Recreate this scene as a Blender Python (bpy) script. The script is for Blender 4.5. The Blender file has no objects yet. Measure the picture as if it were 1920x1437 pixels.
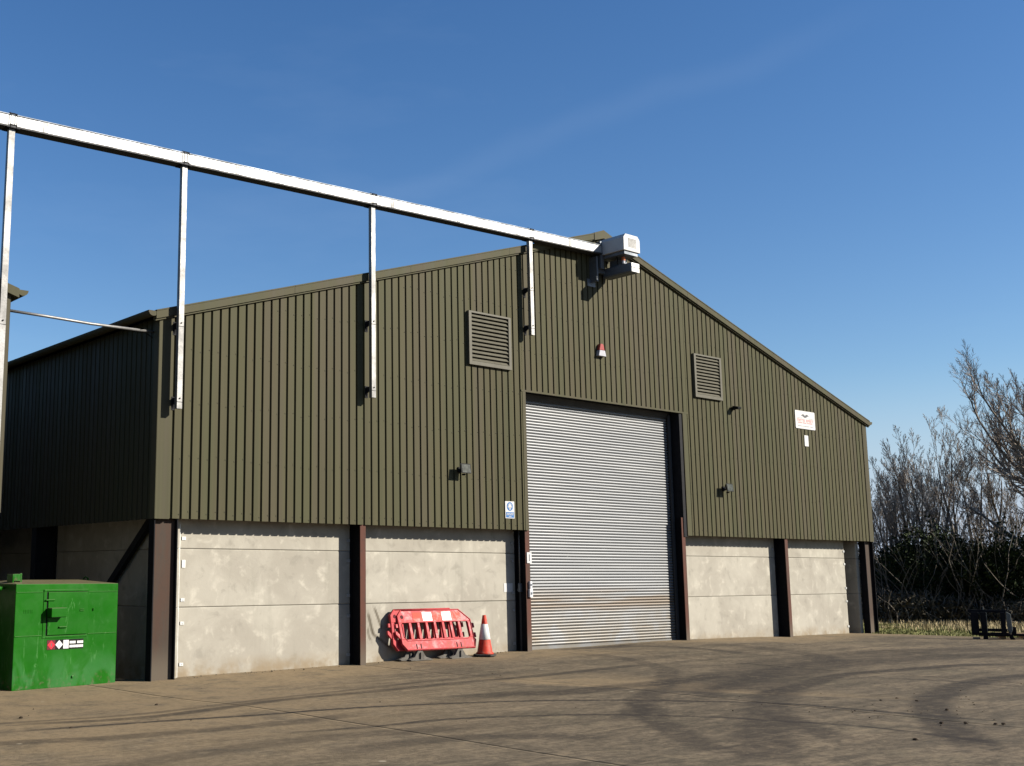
import bpy, bmesh, math, random
import numpy as np
from mathutils import Vector, Matrix

# ------------------------------------------------------------------ camera, sky, sun
scene = bpy.context.scene
C = scene.collection
cam_d = bpy.data.cameras.new('camera'); cam = bpy.data.objects.new('camera', cam_d); C.objects.link(cam)
cam.location = (-8.8698, -15.7931, 1.5317)
YAW, PITCH = 0.6624, 0.1616
cam.rotation_euler = (math.pi/2 + PITCH, 0, -YAW)
cam_d.sensor_width = 36.0; cam_d.sensor_fit = 'HORIZONTAL'
cam_d.lens = 2159.4162*36/1920
cam_d.shift_x = (960-650.32)/1920; cam_d.shift_y = (723.32-718.5)/1920
cam_d.clip_start = 0.1; cam_d.clip_end = 3000
scene.camera = cam

SUN = Vector((0.79, -1.0, 0.67)).normalized()
EL = math.asin(SUN.z); ROT = math.atan2(SUN.x, SUN.y)
w = bpy.data.worlds.new('World'); scene.world = w; w.use_nodes = True
wn, wl = w.node_tree.nodes, w.node_tree.links
wn.clear()
wo = wn.new('ShaderNodeOutputWorld'); bg = wn.new('ShaderNodeBackground'); sky = wn.new('ShaderNodeTexSky')
sky.sky_type = 'NISHITA'; sky.sun_disc = False; sky.sun_elevation = EL; sky.sun_rotation = ROT
sky.altitude = 50; sky.air_density = 1.0; sky.dust_density = 0.25; sky.ozone_density = 1.7
bg.inputs['Strength'].default_value = 0.058
# a faint old vapour trail and thin wisps of high cloud, part of the sky dome
tcw = wn.new('ShaderNodeTexCoord')
def wmath(op, a, b=None):
    m = wn.new('ShaderNodeMath'); m.operation = op
    for i, v in enumerate((a, b)):
        if v is None: continue
        if isinstance(v, (int, float)): m.inputs[i].default_value = v
        else: wl.new(v, m.inputs[i])
    return m.outputs[0]
def wdot(vec):
    m = wn.new('ShaderNodeVectorMath'); m.operation = 'DOT_PRODUCT'
    wl.new(tcw.outputs['Generated'], m.inputs[0]); m.inputs[1].default_value = vec
    return m.outputs['Value']
A_ = Vector((0.5817, 0.6886, 0.4330)).normalized(); B_ = Vector((0.8050, 0.3960, 0.4420)).normalized()
_cp = (math.cos(PITCH), math.sin(PITCH))
_f = Vector((math.sin(YAW)*_cp[0], math.cos(YAW)*_cp[0], _cp[1])); _r = Vector((math.cos(YAW), -math.sin(YAW), 0)); _u = _r.cross(_f)
def look(px, py): return (_f*2159.4 + _r*(px-650.3) - _u*(py-723.3)).normalized()
A_, B_ = look(790, 352), look(1460, 90)
n_ = A_.cross(B_).normalized(); t_ = (B_-A_).normalized()
noi = wn.new('ShaderNodeTexNoise'); noi.inputs['Scale'].default_value = 9; noi.inputs['Detail'].default_value = 6
wl.new(tcw.outputs['Generated'], noi.inputs['Vector'])
wob = wmath('MULTIPLY', wmath('SUBTRACT', noi.outputs['Fac'], 0.5), 0.03)
dist = wmath('ABSOLUTE', wmath('ADD', wdot(n_), wob))
band = wn.new('ShaderNodeMapRange'); band.interpolation_type = 'SMOOTHSTEP'
band.inputs['From Min'].default_value = 0.018; band.inputs['From Max'].default_value = 0.0
wl.new(dist, band.inputs['Value'])
mid = (A_+B_).normalized()
ends = wn.new('ShaderNodeMapRange'); ends.interpolation_type = 'SMOOTHSTEP'
ends.inputs['From Min'].default_value = math.cos(0.26); ends.inputs['From Max'].default_value = math.cos(0.08)
wl.new(wdot(mid), ends.inputs['Value'])
noi2 = wn.new('ShaderNodeTexNoise'); noi2.inputs['Scale'].default_value = 3.2; noi2.inputs['Detail'].default_value = 5; noi2.inputs['Roughness'].default_value = .6
mpw = wn.new('ShaderNodeMapping'); mpw.inputs['Scale'].default_value = (1, 1, 3.5); wl.new(tcw.outputs['Generated'], mpw.inputs['Vector']); wl.new(mpw.outputs[0], noi2.inputs['Vector'])
wisp = wn.new('ShaderNodeMapRange'); wisp.inputs['From Min'].default_value = .56; wisp.inputs['From Max'].default_value = .82; wisp.inputs['To Max'].default_value = .03
wl.new(noi2.outputs['Fac'], wisp.inputs['Value'])
fac = wmath('ADD', wmath('MULTIPLY', wmath('MULTIPLY', band.outputs[0], ends.outputs[0]), 0.017), wisp.outputs[0])
mixw = wn.new('ShaderNodeMixRGB'); mixw.inputs['Color2'].default_value = (7.0, 8.0, 9.4, 1)
hsv = wn.new('ShaderNodeHueSaturation'); hsv.inputs['Saturation'].default_value = 1.30; hsv.inputs['Hue'].default_value = 0.508
wl.new(sky.outputs[0], hsv.inputs['Color'])
wl.new(fac, mixw.inputs['Fac']); wl.new(hsv.outputs[0], mixw.inputs['Color1'])
sepw = wn.new('ShaderNodeSeparateXYZ'); wl.new(tcw.outputs['Generated'], sepw.inputs[0])
hz_ = wn.new('ShaderNodeMapRange'); hz_.interpolation_type = 'SMOOTHSTEP'
for k_, v_ in (('From Min', .17), ('From Max', .02), ('To Max', .9)): hz_.inputs[k_].default_value = v_
wl.new(sepw.outputs['Z'], hz_.inputs['Value'])
mixh = wn.new('ShaderNodeMixRGB'); mixh.inputs['Color2'].default_value = (3.5, 4.2, 5.6, 1)
wl.new(hz_.outputs[0], mixh.inputs['Fac']); wl.new(mixw.outputs[0], mixh.inputs['Color1'])
wl.new(mixh.outputs[0], bg.inputs['Color']); wl.new(bg.outputs[0], wo.inputs['Surface'])

sun_d = bpy.data.lights.new('sun', 'SUN'); sun_d.energy = 5.0; sun_d.angle = math.radians(0.53); sun_d.color = (1.0, 0.93, 0.82)
sun = bpy.data.objects.new('sun', sun_d); C.objects.link(sun)
sun.rotation_euler = (-SUN).to_track_quat('-Z', 'Y').to_euler(); sun.location = (20, -25, 30)

vs = scene.view_settings; vs.view_transform = 'Standard'; vs.look = 'None'; vs.exposure = 1.26; vs.gamma = 1.0; vs.use_curve_mapping = False

rng = np.random.default_rng(7); random.seed(7)

# ------------------------------------------------------------------ material helpers
def sock(nt, s, v):
    if isinstance(v, bpy.types.NodeSocket): nt.links.new(v, s)
    else: s.default_value = v
ALB = 0.66      # overall albedo scale that goes with the exposure
class Mat:
    def __init__(self, name, rough=.6, spec=.35, metal=0.0):
        self.m = bpy.data.materials.new(name); self.m.use_nodes = True
        self.nt = self.m.node_tree; self.b = self.nt.nodes['Principled BSDF']
        self.b.inputs['Roughness'].default_value = rough; self.b.inputs['Specular IOR Level'].default_value = spec*.6; self.b.inputs['Metallic'].default_value = metal
    def n(self, t): return self.nt.nodes.new(t)
    def coord(self, kind='Object', scale=(1, 1, 1), loc=(0, 0, 0)):
        if kind == 'World':
            o = self.n('ShaderNodeNewGeometry').outputs['Position']
        else: o = self.n('ShaderNodeTexCoord').outputs[kind]
        mp = self.n('ShaderNodeMapping'); mp.inputs['Scale'].default_value = scale; mp.inputs['Location'].default_value = loc
        self.nt.links.new(o, mp.inputs['Vector']); return mp.outputs[0]
    def noise(self, vec, scale, detail=4, rough=.55, dist=0):
        t = self.n('ShaderNodeTexNoise'); self.nt.links.new(vec, t.inputs['Vector'])
        t.inputs['Scale'].default_value = scale; t.inputs['Detail'].default_value = detail; t.inputs['Roughness'].default_value = rough; t.inputs['Distortion'].default_value = dist
        return t.outputs['Fac']
    def rng(self, v, a, b, c=0., d=1., smooth=True):
        t = self.n('ShaderNodeMapRange'); 
        if smooth: t.interpolation_type = 'SMOOTHSTEP'
        sock(self.nt, t.inputs['Value'], v)
        for k, x in zip(('From Min', 'From Max', 'To Min', 'To Max'), (a, b, c, d)): t.inputs[k].default_value = x
        return t.outputs[0]
    def mix(self, f, a, b, mode='MIX'):
        t = self.n('ShaderNodeMixRGB'); t.blend_type = mode
        sock(self.nt, t.inputs['Fac'], f)
        for k, v in (('Color1', a), ('Color2', b)):
            if isinstance(v, tuple): v = (*v[:3], 1)
            sock(self.nt, t.inputs[k], v)
        return t.outputs[0]
    def math(self, op, a, b=0.):
        t = self.n('ShaderNodeMath'); t.operation = op
        sock(self.nt, t.inputs[0], a); sock(self.nt, t.inputs[1], b); return t.outputs[0]
    def attr(self, name):
        t = self.n('ShaderNodeAttribute'); t.attribute_name = name; return t.outputs['Fac']
    def rand(self): return self.n('ShaderNodeObjectInfo').outputs['Random']
    def color(self, v):
        v = self.mix(1., v, (ALB, ALB, ALB), 'MULTIPLY')
        sock(self.nt, self.b.inputs['Base Color'], v); return self
    def rough(self, v): sock(self.nt, self.b.inputs['Roughness'], v); return self
    def bump(self, h, strength=.3, dist=.01):
        t = self.n('ShaderNodeBump'); t.inputs['Strength'].default_value = strength; t.inputs['Distance'].default_value = dist
        self.nt.links.new(h, t.inputs['Height']); self.nt.links.new(t.outputs[0], self.b.inputs['Normal']); return self
def plain(name, col, rough=.6, spec=.35, metal=0., var=.18, scale=9., bump=0.):
    m = Mat(name, rough, spec, metal); v = m.coord('World')
    n = m.noise(v, scale, 5, .6)
    dk = tuple(c*(1-var) for c in col); lt = tuple(min(1, c*(1+var)) for c in col)
    m.color(m.mix(m.rng(n, .3, .7), dk, lt))
    if bump: m.bump(m.noise(v, scale*6, 3), bump, .004)
    return m.m

def olive(name, base, var):
    m = Mat(name, .65, .06); v = m.coord('World')
    st = m.noise(m.coord('World', (7, 7, .12)), 1.0, 5, .6)
    big = m.noise(v, .5, 4)
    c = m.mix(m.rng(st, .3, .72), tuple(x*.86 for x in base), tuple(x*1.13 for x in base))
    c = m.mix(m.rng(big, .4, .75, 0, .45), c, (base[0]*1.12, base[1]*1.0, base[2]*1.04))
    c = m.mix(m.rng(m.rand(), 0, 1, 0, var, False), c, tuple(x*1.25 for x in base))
    rib = m.noise(m.coord('World', (2.9, 2.9, .05), (3.3, 0, 0)), 1.0, 2, .5)
    c = m.mix(m.rng(rib, .52, .60, 0, .45), c, (base[0]*1.12, base[1]*1.02, base[2]*1.25)); c = m.mix(m.rng(rib, .46, .40, 0, .4), c, (base[0]*.92, base[1]*1.02, base[2]*.95))
    drip = m.noise(m.coord('World', (22, 22, .35)), 1.0, 3, .7)
    c = m.mix(m.rng(drip, .62, .8, 0, .22), c, (.05, .045, .03))
    m.color(c); m.rough(m.rng(st, .3, .7, .45, .65)); m.bump(m.noise(v, 1.6, 2), .12, .01)
    return m.m
M = {}
M['olive'] = olive('olive_coated_steel', (.078, .073, .042), .22)
M['flash'] = olive('olive_flashing', (.082, .077, .047), .1)
M['olive_shaded'] = olive('olive_shaded_steel', (.056, .056, .034), .2)  # same olive coating, darkened to put side wall shade into the colour

def concrete(name, base, dark, stain=False):
    m = Mat(name, .85, .2); v = m.coord('World'); r = m.rand()
    off = m.n('ShaderNodeVectorMath'); off.operation = 'ADD'
    cb = m.n('ShaderNodeCombineXYZ'); m.nt.links.new(m.math('MULTIPLY', r, 37.), cb.inputs[0]); m.nt.links.new(m.math('MULTIPLY', r, 11.), cb.inputs[2])
    m.nt.links.new(v, off.inputs[0]); m.nt.links.new(cb.outputs[0], off.inputs[1]); v2 = off.outputs[0]
    big = m.noise(v2, .9, 5, .6, .6); mid_ = m.noise(v2, 3.2, 5, .62, .4); fine = m.noise(v, 55, 3)
    c = m.mix(m.rng(big, .33, .68), dark, base)
    c = m.mix(m.rng(mid_, .52, .74, 0, .75), c, tuple(min(.85, x*1.28) for x in base))
    c = m.mix(m.rng(mid_, .46, .30, 0, .5), c, tuple(x*.72 for x in dark))
    streak = m.noise(m.coord('World', (3.5, 3.5, .35)), 1.4, 4, .65)
    c = m.mix(m.rng(streak, .55, .75, 0, .35), c, (dark[0]*.78, dark[1]*.8, dark[2]*.78))
    c = m.mix(m.rng(fine, .62, .8, 0, .35), c, tuple(x*.55 for x in dark))
    z = m.n('ShaderNodeSeparateXYZ'); m.nt.links.new(v, z.inputs[0])
    foot = m.math('MULTIPLY', m.rng(z.outputs['Z'], .28, -.02), m.rng(m.noise(v, 4.5, 4), .25, .7))
    c = m.mix(m.math('MULTIPLY', foot, .75), c, (.24, .175, .10))
    if stain: c = m.mix(m.math('MULTIPLY', m.attr('stain'), m.rng(m.noise(v, 14, 4, .7), .15, .42)), c, (.08, .066, .045))
    m.color(c); m.bump(m.math('ADD', fine, m.math('MULTIPLY', mid_, 1.5)), .25, .006)
    return m.m
M['conc'] = concrete('cast_concrete', (.40, .375, .315), (.325, .30, .25))
M['conc_st'] = concrete('cast_concrete_scuffed', (.40, .375, .315), (.325, .30, .25), True)

def rusty(name, a, b, c_):
    m = Mat(name, .75, .25); v = m.coord('World')
    n1 = m.noise(m.coord('World', (5, 5, .8)), 1.3, 5, .65); n2 = m.noise(v, 12, 5, .6)
    c = m.mix(m.rng(n1, .36, .66), a, b); c = m.mix(m.rng(n2, .5, .75, 0, .5), c, c_)
    z = m.n('ShaderNodeSeparateXYZ'); m.nt.links.new(v, z.inputs[0])
    c = m.mix(m.math('MULTIPLY', m.rng(z.outputs['Z'], .55, .0), .8), c, (.115, .095, .07))
    m.color(c); m.bump(n2, .3, .004); return m.m
M['rust'] = rusty('red_oxide_steel', (.095, .036, .024), (.07, .038, .027), (.045, .03, .025))
M['rust_web'] = rusty('weathered_column_steel', (.062, .035, .024), (.055, .041, .031), (.042, .033, .026))
M['steel_dark'] = plain('dark_steel', (.016, .016, .018), .65, .15)
M['shaded_steel'] = plain('shade_blackened_steel', (.010, .010, .012), .7, .1)  # column and post steel turned near-black, shade put into the colour

def galv(name, base, metal, rough):
    m = Mat(name, rough, .4, metal); v = m.coord('World')
    vo = m.n('ShaderNodeTexVoronoi'); vo.inputs['Scale'].default_value = 38; m.nt.links.new(v, vo.inputs['Vector'])
    n = m.noise(v, 3, 5, .6)
    c = m.mix(m.rng(vo.outputs['Distance'], .1, .7), tuple(x*.86 for x in base), tuple(x*1.06 for x in base))
    c = m.mix(m.rng(n, .45, .75, 0, .35), c, tuple(x*.72 for x in base))
    m.color(c); m.rough(m.rng(n, .3, .7, rough*.8, rough*1.2)); return m.m
M['galv'] = galv('galvanised_steel', (.27, .267, .258), .7, .55)
M['galv_bright'] = galv('bright_galvanised_steel', (.50, .50, .492), .7, .5)
M['galv_grey'] = galv('grey_painted_steel', (.20, .22, .245), .65, .55)
M['rail_dark'] = galv('dull_dark_steel', (.055, .056, .058), 0, .6)  # plain dark tone; on the conveyor underside it carries painted shade
M['clip'] = galv('clip_steel', (.6, .6, .58), .6, .5)

def slatmat():
    m = Mat('shutter_steel', .45, .4, .4); v = m.coord('World')
    n = m.noise(m.coord('World', (.5, .5, 9)), 1, 4, .6); n2 = m.noise(v, 2.2, 4, .6)
    c = m.mix(m.rng(n, .35, .7), (.225, .232, .238), (.275, .28, .282))
    z = m.n('ShaderNodeSeparateXYZ'); m.nt.links.new(v, z.inputs[0])
    d = m.math('MULTIPLY', m.rng(z.outputs['Z'], 1.35, .1), m.rng(n2, .28, .6))
    c = m.mix(m.math('MULTIPLY', d, .55), c, (.20, .165, .11))
    x = m.noise(m.coord('World', (.8, 1, 14)), 1.0, 3, .6)
    c = m.mix(m.math('MULTIPLY', m.rng(x, .58, .72, 0, .7), m.rng(z.outputs['Z'], 1.1, .5)), c, (.20, .15, .10))
    bn = m.math('MULTIPLY', m.rng(z.outputs['Z'], .70, .92), m.rng(z.outputs['Z'], 1.30, 1.05)); bn2 = m.rng(m.noise(m.coord('World', (.35, 1, 6)), 1.0, 4, .6), .36, .58)
    c = m.mix(m.math('MULTIPLY', m.math('MULTIPLY', bn, bn2), .7), c, (.17, .125, .08))
    m.color(c); return m.m
M['slat'] = slatmat()

def tankmat():
    m = Mat('green_tank_paint', .42, .14); v = m.coord('Object')
    n = m.noise(v, 1.7, 5, .6, .8); n2 = m.noise(v, 14, 5, .65); n3 = m.noise(v, 4, 4, .6, 1.)
    c = m.mix(m.rng(n, .35, .7), (.006, .092, .002), (.011, .112, .005))
    c = m.mix(m.rng(n3, .6, .72, 0, .45), c, (.022, .125, .018))
    z = m.n('ShaderNodeSeparateXYZ'); m.nt.links.new(v, z.inputs[0])
    c = m.mix(m.math('MULTIPLY', m.rng(z.outputs['Z'], .3, .0), m.rng(n2, .5, .7)), c, (.10, .085, .05))
    scr = m.noise(m.coord('Object', (9, 9, 1.6)), 1.0, 5, .7, 1.5)
    c = m.mix(m.math('MULTIPLY', m.rng(scr, .60, .68), .55), c, (.07, .20, .055))
    low = m.math('MULTIPLY', m.rng(z.outputs['Z'], .62, .2), m.rng(m.noise(m.coord('Object', (2.2, 2, 1.3)), 1., 3, .5, 1.4), .44, .60))
    c = m.mix(m.math('MULTIPLY', low, .5), c, (.045, .16, .05))
    nrm = m.n('ShaderNodeNewGeometry'); zz = m.n('ShaderNodeSeparateXYZ'); m.nt.links.new(nrm.outputs['Normal'], zz.inputs[0])
    c = m.mix(m.math('MULTIPLY', m.rng(zz.outputs['Z'], .6, .95), m.rng(n2, .25, .5, .55, .95)), c, (.16, .135, .08))
    m.color(c); m.rough(m.rng(n3, .3, .7, .32, .5)); m.bump(m.noise(v, 2.3, 3), .22, .02); return m.m
M['tank'] = tankmat()
def dirty(name, col):
    m = Mat(name, .5, .3); v = m.coord('World'); n = m.noise(v, 7, 5, .7, .5); n2 = m.noise(v, 30, 3, .7); z = m.n('ShaderNodeSeparateXYZ'); m.nt.links.new(v, z.inputs[0])
    c = m.mix(m.rng(n, .38, .62), tuple(x*.82 for x in col), tuple(min(1, x*1.15) for x in col))
    c = m.mix(m.math('MULTIPLY', m.rng(n, .5, .64), m.rng(z.outputs['Z'], .75, .05, .25, .65)), c, (.22, .13, .09)); c = m.mix(m.rng(n2, .62, .7, 0, .5), c, (.30, .12, .10))
    m.color(c); m.rough(m.rng(n, .35, .65, .42, .7)); return m.m
M['red'] = dirty('red_barrier_plastic', (.46, .042, .050))
M['cone'] = dirty('orange_red_cone_plastic', (.52, .048, .025))
M['white'] = plain('white_sheeting', (.66, .66, .64), .4, .4, var=.06, scale=12)
M['sign'] = plain('white_sign_board', (.58, .575, .56), .55, .25, var=.05)
M['rubber'] = plain('dusty_black_rubber', (.062, .058, .052), .8, .2, var=.3, scale=16)
M['foot'] = plain('dusty_grey_foot', (.125, .115, .10), .8, .2, var=.25, scale=14)
M['black'] = plain('black_plastic', (.012, .012, .012), .6, .12)
M['blue'] = plain('blue_print', (.02, .13, .36), .5, .4, var=.05)
M['grey_print'] = plain('grey_print', (.09, .09, .095), .5, .4, var=.05)
M['pink_print'] = plain('faded_red_print', (.58, .30, .28), .5, .3, var=.05)
M['pale_print'] = plain('faded_grey_print', (.42, .41, .41), .5, .3, var=.05)
M['redprint'] = plain('red_print', (.55, .012, .03), .45, .4, var=.05)
M['siren_red'] = plain('red_siren_lens', (.36, .045, .035), .35, .5)
M['siren_grey'] = plain('siren_housing', (.40, .40, .43), .45, .4)
M['orange'] = plain('orange_plug', (.6, .16, .05), .45, .4)
M['glass'] = plain('lamp_glass', (.06, .066, .058), .35, .08, var=.5, scale=9)
M['wood'] = plain('pallet_wood', (.36, .25, .14), .8, .2, var=.25, scale=6)
M['boxwhite'] = plain('white_switch_box', (.6, .6, .62), .45, .4, var=.04)
M['plate'] = plain('implement_black_paint', (.010, .010, .012), .6, .1, var=.3)
M['worn'] = plain('worn_grey_steel', (.13, .14, .13), .5, .4, var=.3)
M['louvre'] = plain('olive_grey_louvre', (.102, .095, .068), .55, .3, var=.1)

# ------------------------------------------------------------------ mesh helpers
class MB:
    def __init__(s): s.v = []; s.f = []
    def add(s, vs_, fs):
        o = len(s.v); s.v += [tuple(p) for p in vs_]; s.f += [tuple(i+o for i in f) for f in fs]; return s
    def box(s, x0, x1, y0, y1, z0, z1):
        return s.add([(x0, y0, z0), (x1, y0, z0), (x1, y1, z0), (x0, y1, z0), (x0, y0, z1), (x1, y0, z1), (x1, y1, z1), (x0, y1, z1)],
                     [(0, 3, 2, 1), (4, 5, 6, 7), (0, 1, 5, 4), (1, 2, 6, 5), (2, 3, 7, 6), (3, 0, 4, 7)])
    def prism(s, poly, vec):
        n = len(poly); v = Vector(vec); P = [Vector(p) for p in poly]
        nn = Vector((0, 0, 0))
        for i in range(n): nn += P[i].cross(P[(i+1) % n])
        if nn.dot(v) > 0: P = P[::-1]
        return s.add(P + [p+v for p in P], [tuple(range(n))] + [tuple(range(2*n-1, n-1, -1))] + [((i+1) % n, i, i+n, (i+1) % n+n) for i in range(n)])
    def tube(s, pts, r, n=8, cap=True):
        pts = [Vector(p) for p in pts]; k = len(pts); rs = r if isinstance(r, (list, tuple)) else [r]*k
        vs_ = []; t = (pts[1]-pts[0]).normalized(); a = t.orthogonal().normalized()
        for i in range(k):
            t = (pts[min(i+1, k-1)]-pts[max(i-1, 0)]).normalized(); a = (a-t*a.dot(t)).normalized(); b = t.cross(a)
            for j in range(n):
                q = 2*math.pi*j/n; vs_.append(pts[i]+(a*math.cos(q)+b*math.sin(q))*rs[i])
        fs = [(i*n+j, i*n+(j+1) % n, (i+1)*n+(j+1) % n, (i+1)*n+j) for i in range(k-1) for j in range(n)]
        if cap: fs += [tuple(range(n-1, -1, -1)), tuple((k-1)*n+j for j in range(n))]
        return s.add(vs_, fs)
    def lathe(s, prof, n=24, c=(0, 0)):
        vs_ = [(c[0]+r*math.cos(2*math.pi*j/n), c[1]+r*math.sin(2*math.pi*j/n), z) for r, z in prof for j in range(n)]
        k = len(prof)
        fs = [(i*n+j, i*n+(j+1) % n, (i+1)*n+(j+1) % n, (i+1)*n+j) for i in range(k-1) for j in range(n)]
        fs += [tuple(range(n-1, -1, -1)), tuple((k-1)*n+j for j in range(n))]
        return s.add(vs_, fs)
    def mesh(s, name, mat):
        me = bpy.data.meshes.new(name); me.from_pydata(s.v, [], s.f); me.materials.append(mat); return me
def link(name, me, parent=None, loc=(0, 0, 0), smooth=False, bevel=0, rot=None):
    o = bpy.data.objects.new(name, me); C.objects.link(o); o.location = loc
    if rot is not None: o.rotation_euler = rot
    if parent is not None: o.parent = parent
    if smooth:
        for p in me.polygons: p.use_smooth = True
    if bevel:
        b = o.modifiers.new('bevel', 'BEVEL'); b.width = bevel; b.segments = 2; b.limit_method = 'ANGLE'; b.angle_limit = math.radians(50)
    return o
def build(mb, name, mat, parent=None, **k): return link(name, mb.mesh(name, mat), parent, **k)
def empty(name, label, cat, loc=(0, 0, 0), rotz=0, group=None):
    o = bpy.data.objects.new(name, None); C.objects.link(o); o.location = loc; o.rotation_euler = (0, 0, rotz); o.empty_display_size = .2
    return tag(o, label, cat, group)
def tag(o, label, cat, group=None):
    o['label'] = label; o['category'] = cat
    if group: o['group'] = group
    return o
def structure(o, label=None):
    o['kind'] = 'structure'
    if label: o['label'] = label
    return o
def copy_tree(root, loc, rotz, scale=1.0):
    r = root.copy(); C.objects.link(r); r.location = loc; r.rotation_euler = (0, 0, rotz); r.scale = (scale,)*3
    for ch in list(root.children):
        c = ch.copy(); C.objects.link(c); c.parent = r
        for g in list(ch.children):
            d = g.copy(); C.objects.link(d); d.parent = c
    return r
def smooth01(x): x = np.clip(x, 0, 1); return x*x*(3-2*x)

# ------------------------------------------------------------------ ground
BX = np.array([-60, -3, -.27, 3.8, 8.0, 13.0, 17.1, 21.0, 60]); BZ = np.array([-.09, -.09, -.07, -.03, .04, .075, .015, -.015, -.03])
def gz(x, y):
    x = np.asarray(x, float); y = np.asarray(y, float)
    return np.interp(x, BX, BZ)*smooth01((y+5.5)/4.5)
def edge_x(y):
    y = np.asarray(y, float)
    return np.interp(y, [-60, -20, -8, -3.5, 0, 30], [30, 26, 22.3, 21.4, 20.75, 20.75]) + .05*np.sin(y*3.1) + .04*np.sin(y*7.7+1)
MARKS = {   # tyre tracks and scrub marks on the concrete yard: path, half width, strength
    'A': ([(-4.37, -4.52), (-3.52, -4.62), (-2.58, -4.7), (-1.61, -4.87), (-0.53, -5.0), (0.53, -5.28), (1.58, -5.66), (2.82, -6.48), (3.87, -7.67), (4.05, -8.64), (4.16, -9.55), (4.35, -10.34)], .07, .8),
    'B': ([(-2.24, -6.28), (-1.22, -6.42), (-0.31, -6.47), (0.43, -6.76), (1.22, -7.13), (1.82, -7.67), (2.21, -8.21), (2.33, -8.64), (2.62, -9.42), (2.65, -9.95), (2.5, -11.08)], .07, .65),
    'C': ([(-4.11, -3.84), (-2.83, -4.21), (-1.64, -4.01), (-0.14, -3.61), (1.74, -3.5), (3.96, -3.36), (5.73, -3.29), (7.51, -3.17)], .14, .55),
    'C2': ([(-6, -5.1), (-4.67, -5.28), (-3.75, -5.56), (-2.63, -5.63), (-1.57, -5.61), (-0.44, -5.47)], .16, .45),
    'D': ([(2.95, -6.5), (2.19, -7.19), (1.48, -7.87), (0.86, -8.55), (0.3, -9.28), (0.0, -9.9)], .20, .45),
    'E': ([(5.61, -6.89), (4.24, -7.51), (2.82, -8.32), (1.63, -9.05), (0.69, -9.67), (-0.25, -10.29)], .30, .5),
    'E2': ([(2.92, -8.4), (2.35, -8.99), (1.87, -9.53), (1.55, -10.0)], .20, .45),
    'F': ([(13.5, -8.4), (10.19, -7.99), (9.16, -7.97), (7.8, -8.13), (6.27, -8.54), (5.01, -9.06), (3.84, -9.71), (2.76, -10.41), (1.91, -11.02)], .24, .62),
    'G': ([(4.76, -7.11), (6.13, -6.74), (7.73, -6.3), (8.92, -6.16), (10.3, -6.32), (11.67, -6.55), (12.63, -7.01)], .2, .62),
    'G2': ([(4.55, -6.78), (6.09, -6.1), (7.76, -5.5), (9.4, -5.07), (11.32, -5.07), (13.28, -5.27), (15.14, -6.0)], .55, .5),
    'G3': ([(3.6, -6.6), (5.0, -5.9), (7.0, -5.3), (9.4, -4.3), (12.3, -4.1), (15.2, -4.6), (18, -5.8)], .55, .42),
    'H': ([(8.6, .05), (9.6, -.1), (11.2, .0)], .16, .55),
    'I': ([(9.6, -.35), (10.65, -.39), (11.01, -1.01), (11.01, -2.01), (10.63, -3.19)], .22, .5),
    'J': ([(8.06, -6.78), (8.37, -7.57), (8.39, -8.3), (8.41, -8.9)], .1, .5),
    'K': ([(16.16, -2.04), (17.1, -2.77), (18.04, -3.5), (18.76, -4.32)], .12, .35),
    'L': ([(1.2, -4.9), (2.27, -4.99), (2.7, -5.33), (3.3, -5.36), (4.21, -5.33), (5.27, -5.26), (7, -5.1)], .28, .5),
    'M': ([(-5, -3.4), (-3.0, -3.78), (-1.59, -3.7), (0.09, -3.29), (2.6, -2.96), (5, -2.6)], .10, .4),
    'N': ([(-2.84, -7.69), (-2.02, -7.55), (-1.22, -7.53), (-0.54, -7.84), (.3, -8.6)], .2, .4),
    'O': ([(-5.2, -7.3), (-3.6, -6.9), (-2, -6.8), (0, -7.1)], .2, .32),
    'P': ([(8.2, -.8), (8.0, -2.2), (7.0, -3.8), (5.2, -5.2), (3.2, -6.4), (.8, -8.0)], .2, .38),
    'Q': ([(12.2, -.8), (12.2, -2.4), (11.4, -4.0), (9.8, -5.2)], .3, .34),
}
def catmull(P, k=8):
    P = np.array(P, float); Q = np.vstack([2*P[0]-P[1], P, 2*P[-1]-P[-2]]); out = []
    for i in range(1, len(Q)-2):
        for t in np.linspace(0, 1, k, endpoint=False):
            a, b, c, d = Q[i-1], Q[i], Q[i+1], Q[i+2]
            out.append(.5*(2*b+(c-a)*t+(2*a-5*b+4*c-d)*t*t+(3*b-a-3*c+d)*t**3))
    out.append(P[-1]); return np.array(out)
def stroke_field(x, y, strokes):
    f = np.zeros(len(x))
    for path, hw, st in strokes:
        P = catmull(path); best = np.full(len(x), 9.); 
        sel = (x > P[:, 0].min()-1) & (x < P[:, 0].max()+1) & (y > P[:, 1].min()-1) & (y < P[:, 1].max()+1)
        idx = np.nonzero(sel)[0]
        if not len(idx): continue
        xs, ys = x[idx], y[idx]; bd = np.full(len(idx), 9.)
        for a, b in zip(P[:-1], P[1:]):
            d = b-a; L = d@d+1e-12; t = np.clip(((xs-a[0])*d[0]+(ys-a[1])*d[1])/L, 0, 1)
            bd = np.minimum(bd, np.hypot(xs-a[0]-t*d[0], ys-a[1]-t*d[1]))
        best[idx] = bd
        e = np.minimum(np.hypot(x-P[0, 0], y-P[0, 1]), np.hypot(x-P[-1, 0], y-P[-1, 1]))
        f = 1-(1-f)*(1-st*smooth01((hw*1.25-best)/(hw*.7))*smooth01(e/min(.9, .25*np.hypot(*(P[-1]-P[0])))+.15))
    return f
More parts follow.
